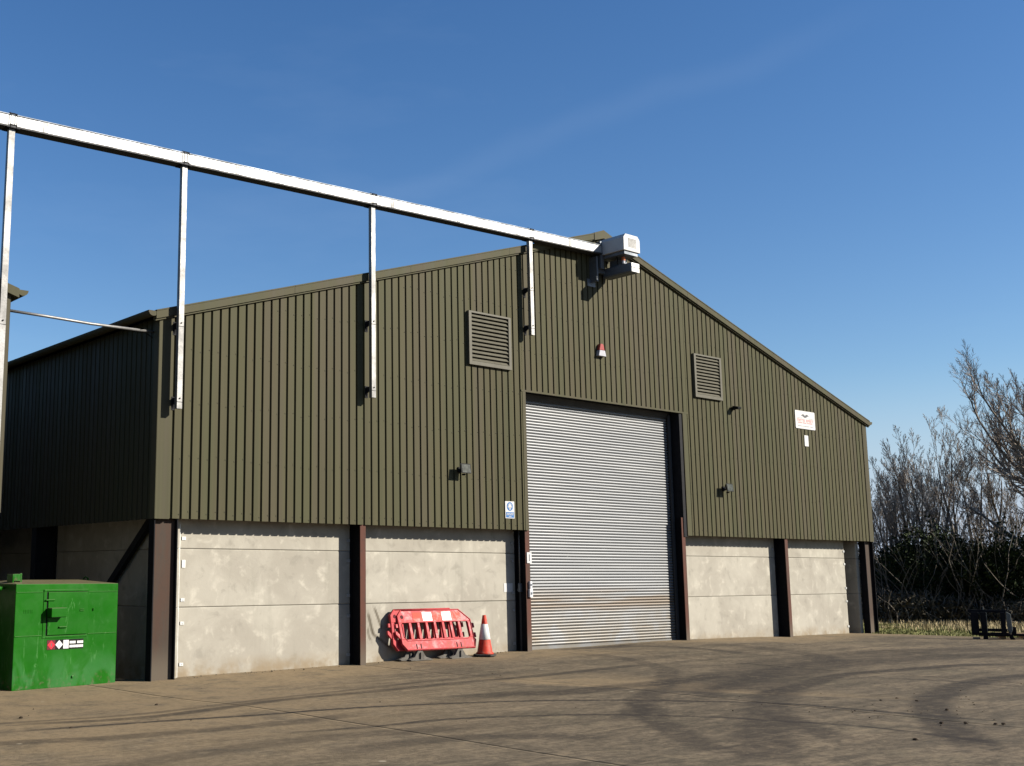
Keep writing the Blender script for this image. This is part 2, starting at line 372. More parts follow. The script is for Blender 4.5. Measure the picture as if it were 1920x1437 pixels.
def yardmat():
    m = Mat('worn_yard_concrete', .9, .18); v = m.coord('World'); r = m.rand()
    big = m.noise(v, .22, 5, .6, .5); mid_ = m.noise(m.coord('World', (.55, 1.5, 1)), 1.0, 6, .65, .6); fine = m.noise(v, 34, 4, .7); grit = m.noise(v, 120, 2)
    c = m.mix(m.rng(big, .34, .66), (.172, .143, .105), (.232, .188, .134))
    stk = m.noise(m.coord('World', (.30, 2.6, 1)), 1.0, 7, .68, .5); stk2 = m.noise(m.coord('World', (1.3, 7.5, 1), (5, 2, 0)), 1.0, 5, .7, .7)
    c = m.mix(m.rng(mid_, .47, .60, 0, .6), c, (.105, .090, .068))
    c = m.mix(m.rng(mid_, .45, .34, 0, .45), c, (.235, .188, .13))
    c = m.mix(m.rng(m.noise(v, .55, 4, .6), .50, .68, 0, .5), c, (.118, .110, .078))
    c = m.mix(m.rng(stk, .48, .59, 0, .62), c, (.085, .072, .055))
    c = m.mix(m.rng(stk, .45, .36, 0, .45), c, (.25, .20, .14))
    c = m.mix(m.rng(stk2, .51, .62, 0, .55), c, (.07, .06, .047))
    c = m.mix(m.rng(stk2, .45, .35, 0, .45), c, (.26, .21, .15))
    swirl = m.noise(m.coord('World', (.9, .9, 1), (3.1, 7.7, 0)), 1.6, 6, .7, 2.2)
    c = m.mix(m.rng(swirl, .51, .62, 0, .5), c, (.08, .07, .056))
    g1 = m.noise(m.coord('World', (3.2, 5.5, 1), (1, 4, 0)), 1.0, 6, .75, .8); g2 = m.noise(v, 13, 5, .75)
    c = m.mix(m.rng(g1, .50, .60, 0, .55), c, (.062, .053, .041)); c = m.mix(m.rng(g1, .46, .36, 0, .45), c, (.27, .215, .145))
    c = m.mix(m.rng(g2, .51, .61, 0, .5), c, (.075, .063, .048)); c = m.mix(m.rng(g2, .46, .37, 0, .4), c, (.28, .225, .155))
    sandn = m.math('MULTIPLY', m.attr('sand'), m.rng(m.noise(v, 1.6, 5, .65, .5), .22, .6))
    c = m.mix(sandn, c, m.mix(m.rng(g2, .4, .65), (.30, .232, .148), (.225, .172, .108)))
    marks = m.math('MULTIPLY', m.attr('marks'), m.rng(m.noise(v, 6, 6, .75, .6), .28, .56, .35, 1.35))
    c = m.mix(marks, c, (.034, .029, .026))
    c = m.mix(m.rng(fine, .58, .78, 0, .38), c, (.30, .26, .19))
    c = m.mix(m.rng(fine, .42, .24, 0, .5), c, (.06, .052, .042))
    spots = m.n('ShaderNodeTexVoronoi'); spots.inputs['Scale'].default_value = .8; m.nt.links.new(v, spots.inputs['Vector'])
    c = m.mix(m.rng(spots.outputs['Distance'], .035, .02, 0, .8), c, (.42, .38, .30))
    c = m.mix(m.rng(r, 0, 1, 0, .16, False), c, (.10, .09, .07))
    c = m.mix(1., c, (1., .965, .90), 'MULTIPLY'); m.color(c); m.bump(m.math('ADD', m.math('MULTIPLY', fine, .7), m.math('ADD', grit, m.math('MULTIPLY', g2, 1.2))), .5, .008); return m.m
M['yard'] = yardmat()
M['joint'] = plain('joint_filler', (.075, .062, .045), .9, .1)
yard = bpy.data.objects.new('yard', None); C.objects.link(yard); structure(yard)
ys_f = np.concatenate([[-60, -40, -28, -20, -16], np.arange(-13.5, .46, .05)])
JX = [-40, -16.2, -11.2, -6.2, -1.2, 3.85, 8.9, 13.9, 18.9]
for i, x0 in enumerate(JX):
    last = i == len(JX)-1
    x1 = JX[i+1] if not last else None
    nx = 101 if x0 > -7 else 12
    if last: nx = 50
    yy = ys_f if x0 > -12 else np.concatenate([[-60, -40, -28, -20, -16], np.arange(-13, .46, .5)])
    u = np.linspace(0, 1, nx); g = .004
    X = np.zeros((len(yy), nx)); Y = np.repeat(yy[:, None], nx, 1)
    wob_ = .012*np.sin(yy*2.3+i)
    for k, yv in enumerate(yy):
        xe = edge_x(yv) if last else x1-g+wob_[k]*0
        X[k] = x0+g+(xe-x0-g)*u
    x, y = X.ravel(), Y.ravel(); z = gz(x, y)
    z = z + .004*np.sin(x*1.7+y*.9)+.003*np.sin(x*.6-y*2.1)
    co = np.stack([x, y, z], 1)
    nyy = len(yy); ii = np.arange(nyy*nx).reshape(nyy, nx)
    f = np.stack([ii[:-1, :-1], ii[:-1, 1:], ii[1:, 1:], ii[1:, :-1]], -1).reshape(-1, 4)
    # skirt on the two joint edges
    nv = len(co); sk = []; sf = []
    for col_ in (0, nx-1):
        b0 = nv+len(sk); sk += [(co[ii[k, col_], 0], co[ii[k, col_], 1], co[ii[k, col_], 2]-.08) for k in range(nyy)]
        for k in range(nyy-1):
            q = (ii[k, col_], ii[k+1, col_], b0+k+1, b0+k); sf.append(q if col_ == 0 else q[::-1])
    me = bpy.data.meshes.new('slab'); me.from_pydata([tuple(p) for p in co]+sk, [], [tuple(map(int, q)) for q in f]+sf); me.materials.append(M['yard'])
    allx = np.concatenate([x, [p[0] for p in sk]]); ally = np.concatenate([y, [p[1] for p in sk]])
    mk = stroke_field(allx, ally, MARKS.values())
    sd = .85*smooth01((ally+1.9+.35*np.sin(allx*.9))/1.5) + .95*smooth01((8.5-np.hypot(allx+4.2, ally+1.5))/5.5)
    wedge = smooth01((allx-3.3)/.15)*smooth01((ally-(-4.55-(allx-3.4)*2.0)+.0)/.10)*smooth01((6.2-allx)/2.0)*smooth01((-2.6-ally)/1.5)
    sd = np.clip(sd+1.0*wedge+.5*smooth01((allx-19.3)/1.2), 0, 1)
    sd *= 1-.75*smooth01((1.9-np.abs(allx-10.6))/.9)*smooth01((ally+1.8)/.8)
    for nm, arr in (('marks', mk), ('sand', sd)):
        a = me.attributes.new(nm, 'FLOAT', 'POINT'); a.data.foreach_set('value', arr.astype(np.float32))
    link('slab', me, yard, smooth=True)
jb = MB()
for x0 in JX[1:]: 
    for ya, yb in zip(np.arange(-60, .4, 1.), np.arange(-59, 1.4, 1.)):
        yb = min(yb, .44); za, zb_ = float(gz(x0, ya))-.016, float(gz(x0, yb))-.016
        jb.add([(x0-.012, ya, za), (x0+.012, ya, za), (x0+.012, yb, zb_), (x0-.012, yb, zb_)], [(0, 1, 2, 3)])
build(jb, 'joint_filler', M['joint'], yard)
al = MB(); al.box(-2.70, -.30, .46, 24, -.3, -.088); build(al, 'alley_slab', M['yard'], yard)

def fieldmat(name, a, b, c3):
    m = Mat(name, .95, .1); v = m.coord('World')
    n1 = m.noise(v, .5, 5, .65); n2 = m.noise(v, 7, 5, .7)
    c = m.mix(m.rng(n1, .35, .65), a, b); c = m.mix(m.rng(n2, .45, .7, 0, .7), c, c3)
    m.color(c); m.bump(n2, .5, .04); return m.m
M['turf'] = fieldmat('rough_turf', (.15, .165, .055), (.21, .195, .085), (.30, .25, .13))
M['field'] = fieldmat('field_soil', (.06, .075, .03), (.09, .08, .045), (.10, .085, .05))
gm = MB(); gm.add([(-900, -900, -.32), (900, -900, -.32), (900, 900, -.32), (-900, 900, -.32)], [(0, 1, 2, 3)])
structure(build(gm, 'ground', M['field']))
# grass verge between yard and hedge
vy = np.linspace(-40, 60, 201); vxn = 24; vv = []; 
for yv in vy:
    xa = float(edge_x(yv))-.25 if yv < .2 else 21.26
    for k in range(vxn):
        t = k/(vxn-1); xx = xa+(70-xa)*t**2
        vv.append((xx, yv, -.055+.05*min(1, (xx-xa)/.5)+.03*math.sin(xx*1.3+yv)*min(1, (xx-xa)/3)))
vf = [(a*vxn+b, a*vxn+b+1, (a+1)*vxn+b+1, (a+1)*vxn+b) for a in range(200) for b in range(vxn-1)]
me = bpy.data.meshes.new('grass_verge'); me.from_pydata(vv, [], vf); me.materials.append(M['turf'])
structure(link('grass_verge', me, smooth=True))

# ------------------------------------------------------------------ the shed
XL, XR, ZB, ZE, ZR, XM = -.283, 21.28, 2.37, 5.50, 8.77, 10.5
P = 1/6.
def rake(x): return ZE+(ZR-ZE)*(1-abs(x-XM)/(XM-XL))
def sheet_profile(x0, x1, off, depth=.038):
    """(u, recess) points of the box profile between x0 and x1; narrow valleys at off + i*P"""
    pts = [(x0, None), (x1, None)]
    i0 = math.floor((x0-off)/P)-1; i1 = math.ceil((x1-off)/P)+1
    for i in range(i0, i1+1):
        g = off+i*P
        for du, d in ((-.021, 0), (-.012, depth), (.012, depth), (.021, 0)):
            if x0+1e-4 < g+du < x1-1e-4: pts.append((g+du, d))
    def dep(u):
        r = (u-off+P/2) % P - P/2; a = abs(r)
        return depth if a < .012 else (0 if a > .021 else depth*(.021-a)/.009)
    pts = [(u, dep(u)) for u, d in pts]
    return sorted(pts)
shed = empty('grain_shed', 'large olive green steel clad shed with silver roller shutter and concrete lower walls', 'shed', (XM, 0, 0))
SO = Vector((XM, 0, 0))
def sb(mb, name, mat, parent=None, **k):      # part of the shed, given in world coordinates
    o = build(mb, name, mat, parent if parent is not None else shed, **k); o.location = Vector(o.location)-SO if parent is None else o.location
    return o
def gable_sheet(x0, x1, zb, off, parent, mat, rk, name='cladding_sheet', origin=SO, ridge=XM):
    pr = sheet_profile(x0, x1, off)
    if x0 < ridge < x1: pr = sorted(pr+[(ridge, 0)])
    mb = MB(); n = len(pr)
    for u, d in pr: mb.v += [(u, d, zb), (u, d, rk(u)+.02)]
    mb.f = [(2*i, 2*i+2, 2*i+3, 2*i+1) for i in range(n-1)]
    # folded back edge at the bottom so the sheet has thickness
    o0 = len(mb.v)
    for u, d in pr: mb.v.append((u, d+.012, zb))
    mb.f += [(2*i, o0+i, o0+i+1, 2*i+2) for i in range(n-1)]
    o = build(mb, name, mat, parent); o.location = -origin; return o
DX0, DX1, DZ = 7.985, 13.0, 5.15
edges = [-.04]+[-.0835+i for i in range(1, 9)]
for x0, x1 in zip(edges, edges[1:]+[7.90]):
    if x1 > 7.9: x1 = 7.9
    gable_sheet(x0, x1, ZB, 0, shed, M['olive'], rake)
xs = [7.9, 8.9165, 9.9165, 10.9165, 11.9165, 12.9165, 13.32]
for x0, x1 in zip(xs, xs[1:]): gable_sheet(x0, x1, DZ, 0, shed, M['olive'], rake)
OFFR = -.111+.0
xs = [13.32]+[13.3055+i for i in range(1, 8)]+[21.09]
for x0, x1 in zip(xs, xs[1:]): gable_sheet(x0, x1, ZB, OFFR, shed, M['olive'], rake)
# rows of cladding screws
fx = MB()
for rowz in (2.46, 3.32, 4.2, 5.05, 5.95, 6.8, 7.6):
    for i in range(1, 128):
        xg = i*P-.034 if i*P < 13.2 else i*P+OFFR-.034
        if rowz > rake(xg)-.2 or xg > 21.0 or (7.8 < xg < 13.35 and rowz < DZ): continue
        zz_ = rowz+.03*math.sin(i*2.1+rowz)+.02*math.sin(i*.31); fx.box(xg-.007, xg+.007, -.007, -.0005, zz_-.007, zz_+.007)
o = sb(fx, 'screws', plain('olive_screw_caps', (.062, .058, .035), .6, .2)); o['kind'] = 'stuff'
# corner, jamb, bottom and head flashings
def fl(x0, x1, y0, y1, z0, z1, name, mat='flash', **k): return sb(MB().box(x0, x1, y0, y1, z0, z1), name, M[mat], **k)
mb = MB(); mb.prism([(XL-.004, -.005, ZB-.01), (-.038, -.005, ZB-.01), (-.038, -.005, rake(-.038)), (XL-.004, -.005, rake(XL))], (0, .012, 0)); mb.box(XL-.008, XL-.001, -.005, .16, ZB-.01, ZE); sb(mb, 'corner_flashing', M['flash'])
mb = MB(); mb.prism([(21.085, -.005, ZB-.01), (XR+.004, -.005, ZB-.01), (XR+.004, -.005, rake(XR)), (21.085, -.005, rake(21.085))], (0, .012, 0)); mb.box(XR+.001, XR+.008, -.005, .16, ZB-.01, ZE); sb(mb, 'corner_flashing', M['flash'])
fl(7.895, 7.985, -.008, .30, ZB-.004, DZ+.01, 'jamb_flashing')
fl(13.13, 13.29, -.008, .004, ZB-.004, DZ+.01, 'jamb_flashing')
fl(7.86, 13.33, -.010, .004, DZ-.025, DZ+.012, 'head_flashing')
# verge (barge) flashings and ridge
def verge(xa, xb, name, lip=True):
    za, zb_ = rake(xa), rake(xb)
    mb = MB(); mb.prism([(xa, -.075, za), (xb, -.075, zb_), (xb, -.075, zb_+.135), (xa, -.075, za+.135)], (0, .11, 0))
    mb.prism([(xa, -.083, za+.12), (xb, -.083, zb_+.12), (xb, -.083, zb_+.142), (xa, -.083, za+.142)], (0, .30, 0))
    mb.prism([(xa, -.045, za-.03), (xb, -.045, zb_-.03), (xb, -.045, zb_+.004), (xa, -.045, za+.004)], (0, .05, 0))
    return sb(mb, name, M['flash'])
XLs = np.linspace(XL-.10, XM-.3, 5); XRs = np.linspace(XM+.3, XR+.10, 5)
for a, b in zip(XLs, XLs[1:]): verge(a, b-.004, 'verge_flashing')
for a, b in zip(XRs, XRs[1:]): verge(a+.004, b, 'verge_flashing')
mb = MB()
zr, zs = rake(XM), rake(XM-.31)
mb.prism([(XM-.31, -.088, zs-.02), (XM, -.088, zr-.02), (XM+.31, -.088, zs-.02), (XM+.31, -.088, zs+.15), (XM, -.088, zr+.165), (XM-.31, -.088, zs+.15)], (0, .13, 0))
mb.prism([(XM-.31, .0425, zs+.10), (XM, .0425, zr+.12), (XM+.31, .0425, zs+.10), (XM+.31, .0425, zs+.15), (XM, .0425, zr+.165), (XM-.31, .0425, zs+.15)], (0, 22.9, 0))
sb(mb, 'ridge_cap', M['flash'])
# roof slopes, with standing corrugation
for sgn, nm in ((-1, 'roof'), (1, 'roof')):
    mb = MB(); xe = XL-.16 if sgn < 0 else XR+.16
    n = 140; ys2 = np.linspace(.0, 22.9, n)
    for k, yv in enumerate(ys2):
        h = .03 if k % 4 in (0, 1) else 0
        mb.v += [(xe, yv, rake(XL)-.05+.08+h), (XM, yv, ZR+.08+h)]
    mb.f = [(2*k, 2*k+1, 2*k+3, 2*k+2) if sgn < 0 else (2*k, 2*k+2, 2*k+3, 2*k+1) for k in range(n-1)]
    o = sb(mb, nm, M['olive_shaded'])
# side walls: cladding, gutter, far wall
SIDEY = 23.0
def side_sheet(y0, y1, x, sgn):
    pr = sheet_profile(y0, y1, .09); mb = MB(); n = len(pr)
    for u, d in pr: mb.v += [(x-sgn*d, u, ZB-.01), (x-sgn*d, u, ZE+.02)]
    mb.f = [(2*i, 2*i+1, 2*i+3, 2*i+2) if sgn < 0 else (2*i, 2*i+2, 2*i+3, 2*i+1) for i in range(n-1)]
    o = sb(mb, 'side_sheet', M['olive_shaded'])
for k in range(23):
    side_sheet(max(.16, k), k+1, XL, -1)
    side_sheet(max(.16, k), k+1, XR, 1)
mb = MB(); mb.prism([(XL, SIDEY, -.3), (XR, SIDEY, -.3), (XR, SIDEY, ZE), (XM, SIDEY, ZR), (XL, SIDEY, ZE)], (0, .1, 0)); sb(mb, 'back_wall', M['olive_shaded'])
def gutter(xc, name):
    mb = MB(); n = 9; r0, r1 = .085, .075; vs_ = []
    for yv in (-.07, SIDEY):
        for r_ in (r0, r1):
            for j in range(n):
                q = math.pi+math.pi*j/(n-1); vs_.append((xc+r_*math.cos(q), yv, ZE+.09+r_*math.sin(q)))
    fs = []
    for base, fl_ in ((0, 0), (n, 1)):
        for j in range(n-1):
            q = (base+j, base+j+1, base+2*n+j+1, base+2*n+j); fs.append(q[::-1] if fl_ else q)
    fs += [tuple(range(n))]                       # stop end facing the yard
    mb.add(vs_, fs); return sb(mb, name, M['flash'])
gutter(XL-.155, 'gutter'); gutter(XR+.155, 'gutter')
# portal columns (I sections, web facing the yard on the gable corners)
def icol(x0, x1, yc, fw, z0, z1, tf=.016, tw=.012):
    mb = MB(); mb.box(x0, x0+tf, yc-fw/2, yc+fw/2, z0, z1); mb.box(x1-tf, x1, yc-fw/2, yc+fw/2, z0, z1)
    mb.box(x0+tf, x1-tf, yc-tw/2, yc+tw/2, z0, z1); return mb
for xa, xb in ((-.27, .145), (20.85, 21.265)):
    o = bpy.data.objects.new('column', None); C.objects.link(o); o.parent = shed; o.location = (xa-XM, .115, -.12); hc = ZE+.02
    build(MB().box(0, .016, -.085, .085, 0, hc), 'flange', M['shaded_steel'], o); build(MB().box(xb-xa-.016, xb-xa, -.085, .085, 0, hc), 'flange', M['shaded_steel'], o)  # flanges coloured near-black to stand for their shaded faces
    build(MB().box(.0165, xb-xa-.0165, -.006, .006, 0, hc), 'web', M['rust_web'], o)
for k in range(1, 6):
    for xa, xb in ((-.27, .145), (20.85, 21.265)): sb(icol(xa, xb, 4.6*k-.0, .20, -.12, ZE-.1), 'column', M['steel_dark' if xa < 0 else 'rust_web'])
# base plate and small packer of the near corner column
# gable posts
fw = .122
fl_me = MB().box(-fw/2, fw/2, .03, .044, 0, 2.75).mesh('flange', M['rust'])
wb_me = MB().box(-.005, .005, .0445, .3175, 0, 2.75).mesh('web', M['shaded_steel'])  # web and rear flange carry their shade as a near-black colour
rf_me = MB().box(-fw/2, fw/2, .318, .332, 0, 2.75).mesh('flange', M['shaded_steel'])
for xc in (3.83, 7.97, 13.015, 17.118):
    o = bpy.data.objects.new('post', None); C.objects.link(o); o.parent = shed; o.location = (xc-XM, 0, float(gz(xc, 0))-.06)
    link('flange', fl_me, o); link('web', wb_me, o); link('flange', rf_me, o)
# concrete wall panels
PY0, PTH = .335, .14
def panel(x0, x1, z0, z1, mat='conc', strokes=None):
    c = .012; mb = MB()
    if strokes is None:
        nx = 1
        A = [(x0, PY0+c, z0), (x1, PY0+c, z0), (x1, PY0+c, z1), (x0, PY0+c, z1)]; B = [(x0+c, PY0, z0+c), (x1-c, PY0, z0+c), (x1-c, PY0, z1-c), (x0+c, PY0, z1-c)]
        K = [(p[0], PY0+PTH, p[2]) for p in A]
        mb.add(A+B+K, [(4, 5, 6, 7), (0, 1, 5, 4), (1, 2, 6, 5), (2, 3, 7, 6), (3, 0, 4, 7), (1, 0, 8, 9), (2, 1, 9, 10), (3, 2, 10, 11), (0, 3, 11, 8), (11, 10, 9, 8)])
        return sb(mb, 'concrete_panel', M[mat])
    gx = np.arange(x0+c, x1-c+.01, .025); gzz = np.linspace(z0+c, z1-c, 44); X, Z = np.meshgrid(gx, gzz); n1 = len(gx)
    mb.v = [(float(a), PY0, float(b)) for a, b in zip(X.ravel(), Z.ravel())]
    mb.f = [(r_*n1+q, r_*n1+q+1, (r_+1)*n1+q+1, (r_+1)*n1+q) for r_ in range(43) for q in range(n1-1)]
    mb.box(x0, x1, PY0+.004, PY0+PTH, z0, z1)
    o = sb(mb, 'concrete_panel', M[mat]); me = o.data
    arr = np.array(mb.v); f_ = stroke_field(arr[:, 0], arr[:, 2], strokes)
    a = me.attributes.new('stain', 'FLOAT', 'POINT'); a.data.foreach_set('value', f_.astype(np.float32)); return o
SC = [([(4.17, .87), (4.22, .72), (4.28, .52), (4.33, .42)], .035, .8), ([(4.31, .96), (4.38, .82), (4.47, .62), (4.52, .52)], .028, .8),
      ([(4.25, .62), (4.31, .47), (4.45, .38), (4.60, .28), (4.78, .18)], .028, .75), ([(4.18, .6), (4.2, .45), (4.26, .35)], .03, .6), ([(4.0, .9), (4.02, .5), (4.05, .2)], .05, .25)]
for x0, x1 in ((.33, 3.826), (3.834, 7.966), (13.02, 17.114), (17.122, 20.33)):
    g0 = -.12
    if 3.8 < x0 < 4: panel(x0, x1, g0, 1.0, 'conc_st', SC)
    else: panel(x0, x1, g0, 1.0)
    panel(x0, x1, 1.004, 1.915); panel(x0, x1, 1.919, 2.85)
def side_panel(xa, xb, y0, y1, z0, z1, **k): return sb(MB().box(xa, xb, y0, y1, z0, z1), 'concrete_panel', M['conc'], bevel=.01)
for xa, xb in ((.155, .295), (20.70, 20.84)):
    for k in range(5):
        y0 = .22 if k == 0 else 4.6*k+.006
        for z0, z1 in ((-.2, 1.0), (1.004, 1.915), (1.919, 2.85)): side_panel(xa, xb, y0, 4.6*(k+1)-.002, z0, z1)
# panel clips
cm = MB(); cm.box(-.035, .035, -.010, 0, -.025, .025); cm.box(-.035, -.027, -.012, .0, -.025, .025); cm.tube([(.008, -.016, 0), (.008, -.009, 0)], .009, 8); clip_me = cm.mesh('clip', M['clip'])
for xc, zs_ in ((.425, (2.08, 1.12, .76, .13)), (3.735, (2.1, 1.75, 1.15, .8, .14)), (7.85, (2.12, 1.78, 1.16, .82, .18)), (16.98, (2.12, 1.16)), (20.3, (2.1, 1.77, 1.15, .81, .17))):
    for zc in zs_: link('clip', clip_me, shed, (xc-XM, PY0-.001, zc))
cm2 = MB(); cm2.box(-.03, .03, -.012, -.001, -.06, .06); link('clip', cm2.mesh('clip', M['clip']), shed, (.43-XM, PY0, 1.68))
fl(.31, .345, .30, .333, -.1, 2.3, 'edge_angle', 'clip')
# diagonal wind brace on the near side wall
mb = MB(); mb.prism([(.02, .55, 2.45), (.02, .75, 2.45), (.02, 3.9, .10), (.02, 3.7, .10)], (.08, 0, 0)); sb(mb, 'wind_brace', M['steel_dark'])
# inside of door head: dark lintel channel above the roller
fl(7.99, 13.125, .02, .34, DZ+.001, DZ+.05, 'soffit', 'steel_dark')
mb = MB(); mb.box(13.02, 13.128, .012, .33, ZB-.03, DZ); sb(mb, 'jamb_lining', M['steel_dark'])
# ---- roller shutter
door = bpy.data.objects.new('roller_shutter', None); C.objects.link(door); door.parent = shed; door.location = (10.47-XM, .30, .04)
SP = .0605; nS = 82
prof = [(0, .020), (.003, .020), (.006, .004), (.012, -.005), (.022, -.012), (.034, -.013), (.046, -.009), (.0545, -.001), (.0575, .020), (SP, .020)]
sm = MB(); hw = 2.455
for z_, d_ in prof: sm.v += [(-hw, d_, z_), (hw, d_, z_)]
sm.f = [(2*i, 2*i+1, 2*i+3, 2*i+2) for i in range(len(prof)-1)]
slat_me = sm.mesh('slat', M['slat'])
for p in slat_me.polygons: p.use_smooth = True
for k in range(nS): link('slat', slat_me, door, (0, 0, .07+k*SP))
build(MB().box(-hw, hw, -.02, .02, -.02, .068), 'bottom_rail', M['slat'], door)
for sx in (-1, 1):
    g = MB(); x0 = sx*(hw+.005); g.box(min(x0-sx*.02, x0+sx*.05), max(x0-sx*.02, x0+sx*.05), -.075, -.03, -.03, 5.06); build(g, 'guide_rail', M['rail_dark'], door)
g = MB(); g.prism([(-hw-.05, .02, 4.98), (-hw-.05, -.02, 4.985), (-hw-.05, -.07, 5.10), (-hw-.05, .02, 5.105)], (2*hw+.1, 0, 0)); build(g, 'hood', M['rail_dark'], door)
# ---- louvre vents
def louvre(x0, x1, z0, z1, n):
    L = bpy.data.objects.new('louvre_vent', None); C.objects.link(L); L.parent = shed; L.location = ((x0+x1)/2-XM, 0, z0)
    W, H = (x1-x0)/2, z1-z0; b = .07
    fr = MB(); fr.box(-W, -W+b, -.06, .0, 0, H); fr.box(W-b, W, -.06, 0, 0, H); fr.box(-W+b, W-b, -.06, 0, 0, b); fr.box(-W+b, W-b, -.06, 0, H-.035, H)
    build(fr, 'frame', M['louvre'], L)
    build(MB().box(-W+b, W-b, -.006, -.001, b, H-.035), 'backing', M['black'], L)
    p = (H-.035-b)/n; s_ = MB(); s_.prism([(-W+b, -.055, 0), (-W+b, -.050, -.006), (-W+b, -.008, p*.62), (-W+b, -.013, p*.62+.006)], (2*W-2*b, 0, 0)); sme = s_.mesh('slat', M['louvre'])
    for k in range(n): link('slat', sme, L, (0, 0, b+.008+k*p))
louvre(6.40, 7.56, 5.51, 6.57, 12); louvre(13.60, 14.66, 5.55, 6.57, 12)

# ------------------------------------------------------------------ neighbouring shed across the alley
NX1 = -2.72; NX0 = NX1-(XR-XL); NXM = (NX0+NX1)/2
nb = empty('neighbouring_shed', 'olive clad shed across the alley, only its corner and gutter end in view', 'shed', (NXM, 0, 0)); NO = Vector((NXM, 0, 0))
def nrake(x): return ZE+(ZR-ZE)*(1-abs(x-NXM)/(XM-XL))
def nbp(mb, name, mat): o = build(mb, name, mat, nb); o.location = -NO; return o
xs = [NX1-.24-i for i in range(0, 21)]
for xb, xa in zip(xs, xs[1:]): gable_sheet(xa, xb, ZB, xb+.05, nb, M['olive'], nrake, origin=NO, ridge=NXM)
mb = MB(); mb.prism([(NX1-.25, -.005, ZB), (NX1, -.005, ZB), (NX1, -.005, nrake(NX1)), (NX1-.25, -.005, nrake(NX1-.25))], (0, .012, 0)); mb.box(NX1-.002, NX1+.004, -.005, .16, ZB, ZE); nbp(mb, 'corner_flashing', M['flash'])
for xa, xb in ((NX0-.1, NXM), (NXM+.002, NX1+.10)):
    za, zb_ = nrake(xa), nrake(xb); mb = MB(); mb.prism([(xa, -.075, za), (xb, -.075, zb_), (xb, -.075, zb_+.135), (xa, -.075, za+.135)], (0, .11, 0)); nbp(mb, 'verge_flashing', M['flash'])
    mb = MB(); mb.prism([(xa, .036, za+.05), (xb, .036, zb_+.05), (xb, .036, zb_+.12), (xa, .036, za+.12)], (0, 22.9, 0)); nbp(mb, 'roof', M['olive_shaded'])
nbp(MB().box(NX1-.05, NX1-.003, .16, SIDEY, ZB, ZE), 'side_wall', M['olive_shaded'])
nbp(MB().box(NX0, NX0+.05, .16, SIDEY, -.3, ZE), 'side_wall', M['olive_shaded'])
nbp(MB().box(NX0, NX1-.4, .335, .475, -.2, 2.6), 'concrete_wall', M['conc']); nbp(MB().box(NX1-.44, NX1-.30, .48, SIDEY, -.2, 2.6), 'concrete_wall', M['conc'])
nbp(icol(NX1-.42, NX1-.01, .115, .17, -.15, ZE-.1), 'column', M['rust_web'])
mb = MB(); n = 9; vs_ = []
for yv in (-.07, SIDEY):
    for j in range(n):
        q = math.pi+math.pi*j/(n-1); vs_.append((NX1+.155+.085*math.cos(q), yv, ZE+.09+.085*math.sin(q)))
mb.add(vs_, [(j, j+1, n+j+1, n+j) for j in range(n-1)]+[tuple(range(n))]); nbp(mb, 'gutter', M['flash'])

# ------------------------------------------------------------------ overhead conveyor along the gables
conv = empty('overhead_conveyor', 'long bright galvanised conveyor trough on tall poles bolted to the gable', 'conveyor', (0, -.16, 4.0)); CO = Vector((0, -.16, 4.0))
def cv(mb, name, mat, parent=None, **k):
    o = build(mb, name, mat, parent or conv, **k); o.location = Vector(o.location)-CO if parent is None else o.location; return o
def zt(x): return 8.205+.0287*x
XA, XB = -16., 10.22
mb = MB(); mb.prism([(XA, -.24, zt(XA)-.165), (XB, -.24, zt(XB)-.165), (XB, -.24, zt(XB)), (XA, -.24, zt(XA))], (0, .165, 0)); cv(mb, 'trough', M['galv_bright'])
mb = MB(); mb.prism([(XA, -.255, zt(XA)+.0005), (XB, -.255, zt(XB)+.0005), (XB, -.255, zt(XB)+.012), (XA, -.255, zt(XA)+.012)], (0, .195, 0)); cv(mb, 'lid', M['galv_grey'])
mb = MB(); mb.prism([(XA, -.262, zt(XA)-.19), (XB, -.262, zt(XB)-.19), (XB, -.262, zt(XB)-.1655), (XA, -.262, zt(XA)-.1655)], (0, .21, 0)); cv(mb, 'bottom_flange', M['rail_dark'])  # dark colour stands for the shade under the trough
jm = MB(); jm.box(-.035, -.028, -.247, -.2402, -.165, .0); jm.box(.028, .035, -.247, -.2402, -.165, 0); jm.box(-.0275, .0275, -.2445, -.2402, -.165, 0); jm = jm.mesh('joint_plate', M['galv'])
for xj in (-5.8, -4.1, -2.4, -.71, .96, 2.66, 4.33, 5.99, 7.61, 9.2): link('joint_plate', jm, conv, (xj-CO.x, -CO.y, zt(xj)-CO.z-.0))
